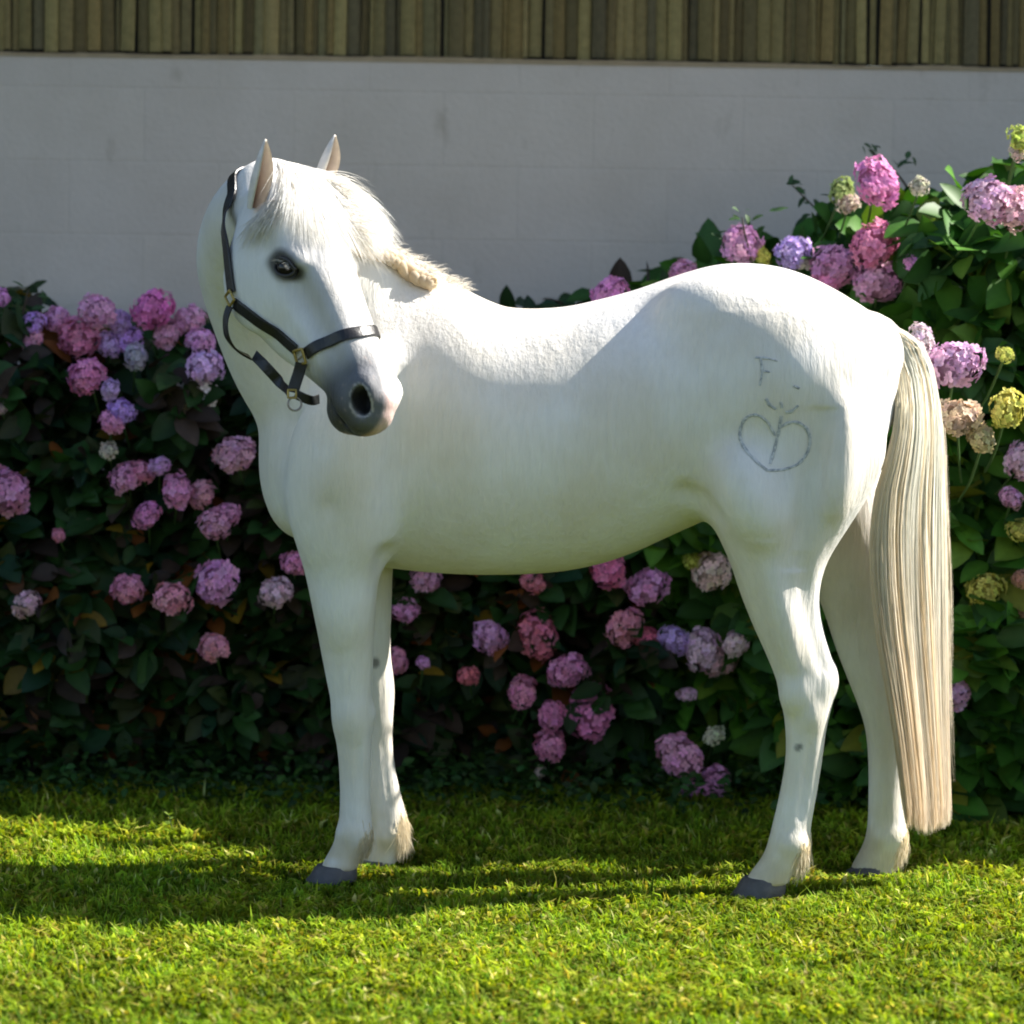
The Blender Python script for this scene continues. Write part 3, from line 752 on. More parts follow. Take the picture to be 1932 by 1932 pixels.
# loose flyaway hairs down the right edge
n = 140; a = rs.uniform(.80, 1.10, n); b = rs.uniform(-.5, .5, n); st = rs.uniform(.2, .7, n)
P = tail_pts(a, b, np.full(n, .9), K, (.22 * rs.rand(n)[:, None]) * np.sin(vv * rs.uniform(4, 10, n)[:, None] + ph[:n, None]) * vv)
i0 = (st * K).astype(int); P = np.stack([P[i][np.clip(np.linspace(i0[i], min(i0[i] + 7, K - 1), K), 0, K - 1).astype(int)] + np.linspace(0, 1, K)[:, None] * np.array([rs.uniform(0, .012), 0, 0]) for i in range(n)])
P = np.array([cr(p[::3], 3)[:K] for p in P]) if False else P
strands(A, P, .0012, np.tile([.72, .64, .5], (n, 1)), 5)
A.build('tail', M_TAIL, horse)

# ---- forelock
rs = np.random.RandomState(21); A = Acc(); n = 6500; K = 12
w0 = rs.uniform(-.085, .042, n); t0 = rs.uniform(-.035, .03, n)
P0 = np.array([HL(t0[i], .012 - .9 * abs(w0[i]) ** 1.6, w0[i]) for i in range(n)])
# each hair leans by where it grows: right side blows out to the side, left falls over the brow
lean = np.interp(w0, [-.085, -.04, 0, .042], [-1.1, -.75, -.1, .62]) + rs.normal(0, .2, n)
ln = rs.uniform(.10, .215, n) * np.interp(lean, [-1, 0, .6], [.90, .88, .70])
s = np.linspace(0, 1, K)
dirv = norm(ha[None] * (1 - .25 * np.abs(lean))[:, None] + hw_[None] * (lean * .95)[:, None] + hu[None] * .10)
grav = np.array([.0, -.0, -1.0])
P = P0[:, None] + dirv[:, None] * (ln[:, None] * s)[..., None] + grav * (ln[:, None] * .16 * s ** 2)[..., None] + hu * (.030 * np.sin(np.minimum(s * 2.2, 2.6)))[None, :, None] * rs.uniform(.2, 1, n)[:, None, None]
cl = np.round(lean * 7); P += (np.sin(cl * 3.1)[:, None, None] * .006 * s[None, :, None] ** 1.5) * hw_ + rs.normal(0, .0035, (n, 1, 3)) * s[None, :, None]
P = push_out(P, .0025)
strands(A, P, rs.uniform(.0012, .0022, n), np.array([.95, .93, .89]) * rs.uniform(.88, 1.08, (n, 1)), 6)
# wind-blown spikes on the far side
n = 420; w0 = rs.uniform(-.10, -.05, n); t0 = rs.uniform(-.02, .14, n)
P0 = np.array([HL(t0[i], .005, w0[i]) for i in range(n)]); spk = np.floor(rs.rand(n) * 11)
ang = np.interp(spk, [0, 10], [-.05, .75]) + rs.normal(0, .05, n); ln = rs.uniform(.07, .115, n)
dv = np.stack([np.cos(ang), np.full(n, -.15), -np.sin(ang)], 1)
P = P0[:, None] + dv[:, None] * (ln[:, None] * s)[..., None] + np.array([0, 0, -.018]) * (s ** 2)[None, :, None] + np.array([0, -.02, .008]) * np.sin(s * 3.1)[None, :, None]
strands(A, P, rs.uniform(.0014, .0026, n), np.tile([.82, .79, .73], (n, 1)), 7)
n = 420; P0 = np.array([W(x, y, 6.47) for x, y in zip(rs.uniform(462, 535, n), rs.uniform(372, 412, n))]); P0 = project(P0, .001, 10)
dv = norm(np.array([-.42, -.12, -.85]) + rs.normal(0, .16, (n, 3))); ln = rs.uniform(.03, .09, n); s = np.linspace(0, 1, K)
P = P0[:, None] + dv[:, None] * (ln[:, None] * s)[..., None] + np.array([0, -.012, 0]) * np.sin(s * 3.1)[None, :, None]
strands(A, push_out(P, .004), rs.uniform(.0014, .0024, n), np.array([.82, .79, .73]) * rs.uniform(.88, 1.06, (n, 1)), 17)
A.build('forelock', M_HAIR, horse)

# ---- mane: fine hair on the crest and a plait lying along it
A = Acc(); rs = np.random.RandomState(31)
crest = cr(np.array([W(600, 405, 6.88), W(650, 425, 6.93), (W(700, 452, 6.95)), W(760, 486, 6.97), W(820, 520, 6.98), W(880, 552, 6.98)]), 8)
crest = project(crest + np.array([0, 0, .01]), .0)
n = 1500; ci = rs.uniform(0, len(crest) - 1.01, n); i0 = ci.astype(int); P0 = crest[i0] + (crest[i0 + 1] - crest[i0]) * (ci - i0)[:, None] + rs.normal(0, .006, (n, 3))
dv = norm(np.array([.45, -.35, .55]) + rs.normal(0, .35, (n, 3))); ln = rs.uniform(.008, .024, n)
s = np.linspace(0, 1, 5); P = P0[:, None] + dv[:, None] * (ln[:, None] * s)[..., None] + np.array([.01, 0, -.01]) * (s ** 2)[None, :, None]
strands(A, P, .0013, np.tile([.80, .76, .68], (n, 1)) * rs.uniform(.85, 1.05, (n, 1)), 8)
A.build('mane', M_HAIR, horse)
pl = cr(np.array([W(680, 458, 6.83), W(712, 462, 6.84), W(745, 470, 6.86), W(775, 486, 6.875), W(803, 503, 6.89), W(822, 515, 6.90)]), 10)
pl = project(pl, .012)
A = Acc(); K = len(pl); tn = norm(np.gradient(pl, axis=0)); _, gn = samp(pl, True); sdv = norm(np.cross(tn, gn)); q_ = np.linspace(0, 1, K)
for ph in (0, 2.09, 4.19):
    an = q_ * 24 + ph; off = sdv * (np.sin(an) * .010)[:, None] + gn * (np.sin(2 * an) * .0055)[:, None]
    v, q = tube(pl + off, .0105 + .0022 * np.sin(an * 2), 10)
    A.add(v, Q=q, C=np.array([.80, .68, .50]) * (1 + .2 * (vnoise(v * 300, 3)[:, None] - .5)))
n = 700; ci = rs.uniform(0, K - 1.01, n).astype(int); P0 = pl[ci] + rs.normal(0, .009, (n, 3)); dv = norm(tn[ci] * .8 + rs.normal(0, .5, (n, 3)))
s = np.linspace(0, 1, 4); P = P0[:, None] + dv[:, None] * (rs.uniform(.01, .03, n)[:, None] * s)[..., None]
strands(A, P, .0012, np.tile([.78, .68, .52], (n, 1)), 9)
A.build('mane_plait', M_HAIR, horse)

# ---- feather at the fetlocks
def feather(px, py, Y, dx, n, seed, ln=.045, spread=.016):
    rs = np.random.RandomState(seed); A = Acc(); c = W(px, py, Y)
    P0 = c + rs.normal(0, 1, (n, 3)) * np.array([.007, spread, .018]); P0 = project(P0, -.002)
    dv = norm(np.array([dx, 0, -.9]) + rs.normal(0, .22, (n, 3))); s = np.linspace(0, 1, 6)
    P = P0[:, None] + dv[:, None] * (rs.uniform(.4, 1, n)[:, None] * ln * s)[..., None] + np.array([-.008, 0, -.008]) * (s ** 2)[None, :, None]
    P = push_out(P, .001); P[..., 2] = np.maximum(P[..., 2], .012)
    strands(A, P, .0016, np.array([.84, .74, .54]) * rs.uniform(.8, 1.1, (n, 1)), seed); A.build('fetlock_hair', M_HAIR, horse)
feather(694, 1588, 6.87, .10, 260, 41, .028, .020); feather(766, 1568, 7.09, .20, 900, 42, .045, .024); feather(1518, 1614, 6.785, .04, 620, 43, .040, .024); feather(1710, 1600, 7.075, .06, 520, 44, .036, .024)

# ---- clipped marks on the quarter (letter, crown and heart)
from mathutils.bvhtree import BVHTree
_m = (np.abs(V[:, 0] - W(1450, 780, 6.9)[0]) < .16) & (V[:, 1] < 6.95) & (V[:, 2] > .85)
_q = Q[_m[Q].all(1)]; _id = np.full(len(V), -1); _u = np.unique(_q); _id[_u] = np.arange(len(_u)); BV = BVHTree.FromPolygons([Vector(p) for p in V[_u]], _id[_q].tolist())
def on_skin(px, py):
    d = Vector(norm(W(px, py, 6.9) - CAMP)); h = BV.ray_cast(Vector(CAMP), d)
    if h[0] is not None: return np.array(h[0])
    return on_field(px, py)
def on_field(px, py):
    o_ = CAMP; d = norm(W(px, py, 6.9) - CAMP); t = 6.3
    while t < 7.3 and samp(o_ + d * t) > .0008: t += max(float(samp(o_ + d * t)) * .7, .0006)
    return o_ + d * t
M_MARK, nt_, b_ = new_mat('clipped_hair_mark')
b_.inputs['Roughness'].default_value = .8
g_ = N(nt_, 'ShaderNodeNewGeometry'); n_ = N(nt_, 'ShaderNodeTexNoise'); n_.inputs['Scale'].default_value = 130; nt_.links.new(g_.outputs['Position'], n_.inputs['Vector'])
r_ = N(nt_, 'ShaderNodeValToRGB'); r_.color_ramp.elements[0].position = .3; r_.color_ramp.elements[0].color = (.26, .27, .28, 1); r_.color_ramp.elements[1].position = .62; r_.color_ramp.elements[1].color = (.62, .61, .59, 1)
nt_.links.new(n_.outputs[0], r_.inputs[0]); nt_.links.new(r_.outputs[0], b_.inputs['Base Color'])
def mark(pts, wpx, sub=5):
    P2 = cr(np.array(pts, float), sub); P = np.array([on_skin(*p) for p in P2]); rsm = np.random.RandomState(len(pts))
    _, gn = samp(P, True); tn = norm(np.gradient(P, axis=0)); sd = norm(np.cross(tn, gn)); hwid = wpx / 2150 * (1 + rsm.uniform(-.25, .25, len(P)))[:, None]
    Vv = np.concatenate([P - sd * hwid + gn * .0012, P + gn * .0030, P + sd * hwid + gn * .0012]); k = len(P)
    Qq = [(i, i + 1, k + i + 1, k + i) for i in range(k - 1)] + [(k + i, k + i + 1, 2 * k + i + 1, 2 * k + i) for i in range(k - 1)]
    return Vv, np.array(Qq)
A = Acc()
for pts, wpx in (([(1462, 822), (1447, 796), (1430, 784), (1412, 786), (1400, 800), (1396, 824), (1405, 846), (1424, 868), (1448, 888)], 7),
                 ([(1448, 888), (1478, 886), (1505, 876), (1522, 856), (1528, 832), (1522, 810), (1506, 798), (1488, 798), (1470, 808)], 7),
                 ([(1474, 785), (1470, 810), (1462, 845), (1453, 876)], 7)):
    v, q = mark(pts, wpx); A.add(v, Q=q)
A.build('heart_mark', M_MARK, horse)
A = Acc()
for pts, wpx in (([(1445, 752), (1452, 764), (1464, 772)], 7), ([(1473, 758), (1475, 770)], 7), ([(1482, 778), (1494, 776), (1506, 765)], 7)):
    v, q = mark(pts, wpx); A.add(v, Q=q)
A.build('crown_mark', M_MARK, horse)
A = Acc()
for pts, wpx in (([(1434, 674), (1438, 700), (1433, 728)], 6), ([(1425, 675), (1446, 676), (1467, 681)], 5), ([(1436, 700), (1452, 702)], 5)):
    v, q = mark(pts, wpx); A.add(v, Q=q)
A.build('letter_mark', M_MARK, horse)
v, q = mark([(1497, 728), (1508, 733)], 6); mesh_np('dash_mark', v, q, M_MARK, parent=horse)
print('horse', round(time.time() - T0, 1))

# ------------------------------------------------------------------ halter
halter = empty('halter', tuple(HL(.3, -.1, 0)))
tag(halter, 'black leather halter with brass square and steel ring on the white pony head', 'halter')
def strap(name, P, width, thick=.0045, sub=6, off=.002, proj=True, nv=None):
    P = cr(np.array(P), sub)
    if proj: P = project(P, off)
    P = np.array([P[max(0, i - 1):i + 2].mean(0) for i in range(len(P))]); _, gn = samp(P, True)
    gn = norm(np.array([gn[max(0, i - 2):i + 3].mean(0) for i in range(len(P))]))
    if nv is not None: gn = norm(gn * .25 + nv)
    tn = norm(np.gradient(P, axis=0)); sd = norm(np.cross(tn, gn)); h = width / 2; K = len(P)
    prof = [(-1, .0), (-1, .8), (-.8, 1), (.8, 1), (1, .8), (1, .0)]
    Vv = np.stack([P + sd * h * a + gn * (thick * b - .0005) for a, b in prof], 1).reshape(-1, 3); n = 6
    Qq = [(i * n + j, i * n + (j + 1) % n, (i + 1) * n + (j + 1) % n, (i + 1) * n + j) for i in range(K - 1) for j in range(n)]
    Qq += [(0, 1, 2, 3), (0, 3, 4, 5), ((K - 1) * n + 3, (K - 1) * n + 2, (K - 1) * n + 1, (K - 1) * n), ((K - 1) * n + 5, (K - 1) * n + 4, (K - 1) * n + 3, (K - 1) * n)]
    return mesh_np(name, Vv, np.array(Qq), M_LEATHER, smooth=False, parent=halter)
def ray(px, py, off=0.0):
    d = norm(W(px, py, 6.5) - CAMP); t = 6.0
    for _ in range(400):
        f = float(samp(CAMP + d * t))
        if f < off + .0008 or t > 7.2: break
        t += max(f * .6, .0006)
    return CAMP + d * t
sqr = ray(570, 672, .004); rng = ray(438, 562, .004)
y0 = rng[1]
strap('crown_strap', push_out([W(438, 556, y0), W(432, 510, y0 + .01), W(427, 465, y0 + .03), W(422, 430, y0 + .06), W(427, 398, y0 + .10), W(442, 365, 6.62), W(462, 340, 6.68), W(530, 330, 6.76), W(590, 334, 6.76), HL(.03, -.05, -.085), HL(.12, -.12, -.10), HL(.18, -.15, -.10)], .003), .027, proj=False)
strap('cheek_strap', [ray(442, 570), ray(470, 592), ray(505, 617), ray(540, 643), ray(562, 662)], .025)
strap('cheek_strap', [HL(.18, -.15, -.10), HL(.26, -.11, -.09), HL(.36, -.085, -.075)], .025)
strap('noseband', [ray(578, 668), ray(608, 650), ray(645, 634), ray(680, 627), ray(703, 624), HL(.372, -.01, -.055), HL(.37, -.07, -.065)], .024)
strap('throat_strap', push_out([W(435, 576, y0), W(427, 600, y0), W(428, 630, y0), W(440, 652, y0 + .015), W(454, 664, y0 + .035), W(474, 674, y0 + .055)], .003), .020, proj=False)
FV = np.array([.1, -1, .05])
strap('side_strap', push_out([W(569, 683, sqr[1] - .004), W(564, 703, sqr[1] - .002), W(557, 724, sqr[1] - .003), W(552, 742, sqr[1] - .004)], .003), .024, proj=False, nv=FV * 3)
strap('side_strap', [HL(.36, -.085, -.067), HL(.36, -.12, -.06), HL(.34, -.165, -.03)], .022)
strap('jaw_strap', [W(478, 668, y0 + .05), W(496, 686, y0 + .02), W(512, 703, y0 + .015), W(530, 723, y0 + .01), W(547, 741, sqr[1] - .002)], .022, proj=False, nv=FV)
strap('chin_strap', [W(556, 742, sqr[1] - .002), W(572, 750, sqr[1]), W(590, 756, sqr[1] + .01), W(604, 752, sqr[1] + .04)], .019, proj=False, nv=FV)
def ringmesh(name, c, n_, R_, r, m, sq=False, par=None, upv=None):
    n_ = norm(n_); a = norm(np.cross(n_, upv if upv is not None else [0, 0, 1])); b = np.cross(n_, a)
    th = np.linspace(0, 2 * np.pi, 28, endpoint=False) + math.pi / 4
    rr = R_ / np.maximum(np.abs(np.cos(th)), np.abs(np.sin(th))) ** (1 if sq else 0)
    P = c + (np.cos(th) * rr)[:, None] * a + (np.sin(th) * rr)[:, None] * b
    v, q = tube(P, r, 8, True); return mesh_np(name, v, q, m, parent=halter)
_, gn = samp(sqr[None], True); ringmesh('brass_square', sqr + gn[0] * .006, gn[0], .0145, .0032, M_BRASS, True, upv=norm(ha * .4 + hu))
_, gn = samp(rng[None], True); ringmesh('brass_square', rng + gn[0] * .006, gn[0], .012, .0028, M_BRASS, True, upv=ha)
ringmesh('steel_ring', W(556, 762, sqr[1] - .006), np.array([.25, -.9, .1]), .0135, .0022, M_STEEL)
ringmesh('brass_square', W(551, 743, sqr[1] - .008), np.array([.1, -.9, .1]), .008, .0024, M_BRASS, True)
v, q = tube(np.array([sqr + hu * -.012 + np.array([0, -.006, 0]), sqr + hu * .012 + np.array([0, -.006, 0])]), .0022, 6); mesh_np('buckle_tongue', v, q, M_STEEL, parent=halter)

print('halter', round(time.time() - T0, 1))
# ------------------------------------------------------------------ hydrangeas
def floret_head(seed, n=95, flat=.72):
    rs = np.random.RandomState(seed); A = Acc(); ga = 2.39996
    for i in range(n):
        z = 1 - (i + .5) / n * 1.45; ph = i * ga + rs.normal(0, .12); r = math.sqrt(max(0, 1 - z * z))
        nrm = norm(np.array([r * math.cos(ph), r * math.sin(ph), z]) + rs.normal(0, .24, 3))
        c = np.array([r * math.cos(ph), r * math.sin(ph), z * flat]) * (1 + rs.normal(0, .06)) * (.90 + .10 * math.sin(2 * ph + seed) + .07 * math.sin(5 * ph + 2 * seed))
        a = norm(np.cross(nrm, rs.normal(size=3))); b = np.cross(nrm, a); sz = rs.uniform(.17, .27)
        sh = rs.uniform(.72, 1.15); ct = np.array([1, rs.uniform(.9, 1.1), rs.uniform(.92, 1.08)]) * sh
        for k in range(4):
            an = k * math.pi / 2 + rs.normal(0, .08); d = a * math.cos(an) + b * math.sin(an); e = np.cross(nrm, d); cup = rs.uniform(.05, .35)
            P = [c, c + d * sz * .45 + e * sz * .42 + nrm * sz * cup * .6, c + d * sz * .95 + e * sz * .30 + nrm * sz * cup, c + d * sz * 1.05 + nrm * sz * cup * .8,
                 c + d * sz * .95 - e * sz * .30 + nrm * sz * cup, c + d * sz * .45 - e * sz * .42 + nrm * sz * cup * .6, c + d * sz * .6 + nrm * sz * (cup * .45 - .06)]
            T = [(0, 1, 6), (1, 2, 6), (2, 3, 6), (3, 4, 6), (4, 5, 6), (5, 0, 6)]
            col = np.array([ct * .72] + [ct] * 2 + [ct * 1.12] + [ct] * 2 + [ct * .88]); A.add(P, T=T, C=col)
        A.add(*[np.array([c + nrm * .03 + a * .03, c + nrm * .03 - a * .015 + b * .026, c + nrm * .03 - a * .015 - b * .026, c + nrm * .06])], T=[(0, 1, 3), (1, 2, 3), (2, 0, 3)], C=np.array([.8, .8, .7]))
    v, q = uvsphere(np.array([0, 0, .02]), np.array([.74 * flat, .78, .78]), np.array([[0, 0, 1], [1, 0, 0], [0, 1, 0]]), 18, 10, 0, 2.2)
    A.add(v, Q=q, C=np.tile([.42, .40, .38], (len(v), 1)))
    return A
FH = []
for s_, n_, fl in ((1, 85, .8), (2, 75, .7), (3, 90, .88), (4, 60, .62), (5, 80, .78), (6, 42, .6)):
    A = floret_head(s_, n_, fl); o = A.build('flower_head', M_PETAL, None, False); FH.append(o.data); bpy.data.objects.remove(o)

def leaf_arrays(P, dirv, nrm, ln, wd, C, curl=.18):
    """vectorised ovate leaves, folded at the midrib and drooping"""
    n = len(P); S = norm(np.cross(nrm, dirv)); Nn = np.cross(dirv, S)
    ts = np.array([0, .18, .42, .68, .88, 1.0]); ws = np.array([0.03, .34, .50, .40, .20, .0])
    Vs = []
    for t, w_ in zip(ts, ws):
        c = P + dirv * (ln * t)[:, None] - Nn * (ln * curl * t * t)[:, None]
        e = S * (wd * w_)[:, None]; up = Nn * (wd * w_ * .28)[:, None]
        Vs += [c - e + up, c, c + e + up]
    V = np.stack(Vs, 1).reshape(-1, 3); q = []
    for i in range(5):
        a = i * 3; q += [(a, a + 1, a + 4, a + 3), (a + 1, a + 2, a + 5, a + 4)]
    Q = (np.array(q)[None] + (np.arange(n) * 18)[:, None, None]).reshape(-1, 4)
    cm = np.ones((18, 1)); cm[1::3] = 1.35
    return V, Q, (C[:, None] * cm[None]).reshape(-1, 3)

def hedge_front(px):          # depth of the front of the hedge at a given place along it
    return np.interp(px, [-300, 0, 500, 1000, 1400, 1600, 1720, 1850, 3000], [8.0, 8.0, 8.05, 8.1, 8.06, 7.92, 7.7, 7.62, 7.62])
TOPX = [-400, -60, 20, 60, 95, 180, 300, 400, 520, 700, 900, 1100, 1200, 1300, 1360, 1420, 1460, 1500, 1540, 1580, 1650, 1720, 1800, 1850, 1890, 1932, 2100, 3000]
TOPY = [560, 570, 548, 545, 610, 610, 615, 610, 610, 610, 600, 560, 545, 520, 465, 440, 480, 490, 410, 385, 375, 372, 365, 340, 312, 300, 290, 330]
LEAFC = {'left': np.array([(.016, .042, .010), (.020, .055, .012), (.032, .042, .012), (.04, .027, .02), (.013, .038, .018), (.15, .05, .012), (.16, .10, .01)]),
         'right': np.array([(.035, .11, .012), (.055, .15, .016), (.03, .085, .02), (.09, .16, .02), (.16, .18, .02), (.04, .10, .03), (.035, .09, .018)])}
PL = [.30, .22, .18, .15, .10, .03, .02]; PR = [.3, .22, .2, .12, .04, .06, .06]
bushes = []
def bush(label, x0, x1, seed, pal, nleaf, size=1.0):
    rs = np.random.RandomState(seed); ctr = (x0 + x1) / 2; yf = float(hedge_front(ctr))
    bo = empty('hydrangea_bush', (W(ctr, 1500, yf + .3)[0], yf + .35, 0)); tag(bo, label, 'bush', 'hydrangea bushes along the pale wall')
    bpy.context.view_layer.update(); n = nleaf
    px = rs.uniform(x0, x1, n); top = np.interp(px, TOPX, TOPY); v = rs.rand(n) ** .9
    py = top + (1560 - top) * v + rs.normal(0, 8, n)
    depth = rs.rand(n) ** 1.6 * .55; lump = vnoise(np.c_[px / 110, py / 110, px * 0], seed + 3)
    Y = hedge_front(px) + depth + (lump - .5) * .22 + .20 * np.exp(-((py - top) / 60) ** 2) + .12 * np.clip((py - 1250) / 300, 0, 1)
    P = np.array([W(px[i], py[i], Y[i]) for i in range(n)]); P[:, 2] = np.maximum(P[:, 2], .03)
    dr = norm(np.c_[rs.normal(0, .9, n), -np.abs(rs.normal(.55, .4, n)), rs.normal(-.15, .5, n)])
    nr = norm(np.c_[rs.normal(0, .45, n), rs.normal(-.55, .35, n), np.abs(rs.normal(.75, .3, n))])
    nr = norm(nr - (nr * dr).sum(1, keepdims=True) * dr)
    ln = rs.uniform(.065, .125, n) * size; wd = ln * rs.uniform(.55, .75, n)
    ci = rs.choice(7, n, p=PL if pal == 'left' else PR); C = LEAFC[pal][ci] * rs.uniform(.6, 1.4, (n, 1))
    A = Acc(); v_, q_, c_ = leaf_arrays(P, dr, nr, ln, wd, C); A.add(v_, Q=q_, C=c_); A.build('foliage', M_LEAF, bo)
    A = Acc()
    for i in range(30):
        px_ = rs.uniform(x0, x1); tp = np.interp(px_, TOPX, TOPY) + rs.uniform(10, 120); yb = hedge_front(px_) + .35
        b0 = W(px_ + rs.uniform(-60, 60), 1540, yb + .1); b0[2] = 0; t1 = W(px_, tp, hedge_front(px_) + .22)
        m1 = (b0 + t1) / 2 + rs.normal(0, .04, 3); v_, q_ = tube(cr(np.array([b0, m1, t1]), 4), np.linspace(.008, .003, 9), 6); A.add(v_, Q=q_)
    A.build('branches', M_STEM, bo)
    bushes.append((x0, x1, bo)); return bo
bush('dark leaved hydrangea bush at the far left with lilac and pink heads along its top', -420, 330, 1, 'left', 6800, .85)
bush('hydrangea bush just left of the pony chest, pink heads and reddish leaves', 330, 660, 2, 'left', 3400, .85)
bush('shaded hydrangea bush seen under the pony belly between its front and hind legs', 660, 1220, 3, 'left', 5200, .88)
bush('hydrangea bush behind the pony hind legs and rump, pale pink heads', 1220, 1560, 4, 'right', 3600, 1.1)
bush('tall sunlit hydrangea bush at the right behind the tail, yellow and pale pink heads', 1560, 3000, 5, 'right', 11500, 1.05)  # lengthened out of view on the right to shade the lawn

PINK, MAUVE, VIO, PALE, CREAM, YEL, DEEP, MAG = (1.0, .42, .64), (.96, .46, .78), (.84, .52, .95), (1.0, .72, .78), (.90, .84, .64), (.78, .80, .18), (.95, .28, .42), (1.0, .30, .58)
FL = [(0, 560, 40, MAUVE), (22, 632, 48, VIO), (62, 645, 45, PINK), (60, 612, 50, VIO), (108, 602, 56, MAUVE), (183, 588, 70, MAUVE), (150, 638, 82, PINK), (225, 606, 50, VIO), (240, 640, 64, VIO), (205, 650, 52, VIO),
      (288, 585, 84, MAG), (318, 628, 64, PINK), (358, 603, 62, MAUVE), (378, 643, 58, MAUVE), (386, 692, 68, VIO), (256, 674, 54, (.55, .48, .56)), (365, 746, 80, PALE), (165, 712, 74, PINK), (208, 735, 45, VIO),
      (228, 775, 50, VIO), (210, 797, 56, PINK), (205, 850, 42, CREAM), (442, 858, 78, MAUVE), (240, 900, 75, PINK), (268, 890, 50, PINK), (300, 880, 42, MAUVE), (335, 925, 70, MAUVE), (380, 933, 60, PINK), (277, 972, 58, PINK), (405, 990, 68, PINK), (428, 972, 56, PINK),
      (12, 928, 100, PINK), (240, 1112, 66, PINK), (326, 1130, 68, PINK), (408, 1098, 88, MAUVE), (50, 1142, 58, PALE), (520, 1118, 66, PALE), (404, 1222, 58, PINK), (556, 1062, 60, MAUVE), (2, 770, 26, PALE), (110, 1010, 30, PINK),
      (763, 1150, 56, MAUVE), (748, 1246, 50, PINK), (798, 1250, 30, MAUVE), (803, 1092, 60, MAUVE), (1005, 1098, 50, DEEP), (1147, 1072, 76, MAG), (925, 1203, 74, MAUVE), (1014, 1196, 88, DEEP), (884, 1276, 46, DEEP), (985, 1305, 66, PINK),
      (1072, 1266, 80, PINK), (1042, 1350, 60, PINK), (1113, 1342, 100, MAG), (1038, 1408, 68, PINK), (1020, 1456, 26, CREAM), (1222, 1107, 86, MAUVE), (1180, 1184, 84, PINK), (1220, 1205, 56, DEEP), (1272, 1208, 62, VIO),
      (1325, 1225, 80, PALE), (1355, 1245, 72, PALE), (1388, 1215, 56, PALE), (1343, 1078, 78, PALE), (1308, 1058, 42, YEL), (1283, 1428, 88, MAUVE), (1345, 1478, 72, MAUVE), (1308, 1500, 60, MAUVE), (1296, 1310, 38, PALE), (1348, 1388, 44, CREAM),
      (1150, 556, 66, MAUVE), (1290, 520, 60, MAUVE), (1345, 976, 34, PALE),
      (1400, 462, 88, MAUVE), (1438, 482, 38, YEL), (1498, 478, 70, VIO), (1507, 492, 52, CREAM), (1576, 500, 86, MAUVE), (1560, 522, 70, PINK), (1648, 462, 92, PINK), (1660, 534, 94, MAUVE), (1718, 497, 50, MAUVE), (1655, 345, 92, MAUVE),
      (1588, 360, 56, (.45, .5, .2)), (1600, 385, 50, CREAM), (1865, 380, 105, PALE), (1915, 395, 90, PALE), (1926, 262, 56, YEL), (1918, 285, 40, CREAM), (1800, 690, 112, (1.0, .62, .74)), (1738, 640, 60, PALE), (1806, 790, 95, (.98, .74, .62)), (1852, 828, 60, (.75, .72, .35)),
      (1902, 770, 74, YEL), (1896, 670, 38, YEL), (1932, 870, 80, PALE), (1908, 940, 46, MAUVE), (1928, 1000, 52, YEL), (1860, 1112, 76, YEL), (1930, 1092, 40, (.6, .4, .25)), (1932, 1150, 40, (.6, .4, .25)), (1792, 1300, 92, MAUVE), (1735, 352, 40, CREAM), (1990, 560, 90, PALE), (2050, 900, 90, PINK), (-60, 760, 90, PINK), (-90, 1050, 80, MAUVE)]
rs = np.random.RandomState(77)
M_GSTEM = mat_simple('green_stem', (.06, .12, .03), .6, var=.3)
for i, (px, py, d, c) in enumerate(FL):
    Y = float(hedge_front(px)) - .06 + rs.uniform(-.03, .03)
    if px > 1700 and 600 < py < 860: Y = 7.18 + rs.uniform(-.03, .02)
    if py < 660 and px < 420: Y += .12
    if px > 1740 and py < 420: Y -= .12
    bo = [b for b in bushes if b[0] <= px < b[1]][0][2]
    P = W(px, py, Y); R_ = d / 2 * Y / F * .98
    o = bpy.data.objects.new('flower_head', FH[5] if c in (CREAM, YEL) and d < 60 else FH[i % 5]); COL.objects.link(o); o.parent = bo; o.location = Vector(P) - bo.location
    up = norm(np.array([rs.normal(0, .3), -rs.uniform(.5, 1.1), rs.uniform(.35, .9)])); o.rotation_euler = (Vector(up).to_track_quat('Z', 'Y').to_matrix() @ Matrix.Rotation(rs.uniform(0, 6), 3, 'Z')).to_euler()
    s3 = R_ * rs.uniform(.86, 1.12, 3); o.scale = s3; cv = np.array(c) * rs.uniform(.88, 1.12, 3); o.color = (*np.clip(cv, 0, 1), 1)
    b0 = P - up * R_ * .2; b1 = P + np.array([rs.normal(0, .03), .28, -.16]); v_, q_ = tube(cr(np.array([b0, (b0 + b1) / 2 - [0, 0, .02], b1]), 3), .003, 5); mesh_np('flower_stem', v_, q_, M_GSTEM, parent=bo)

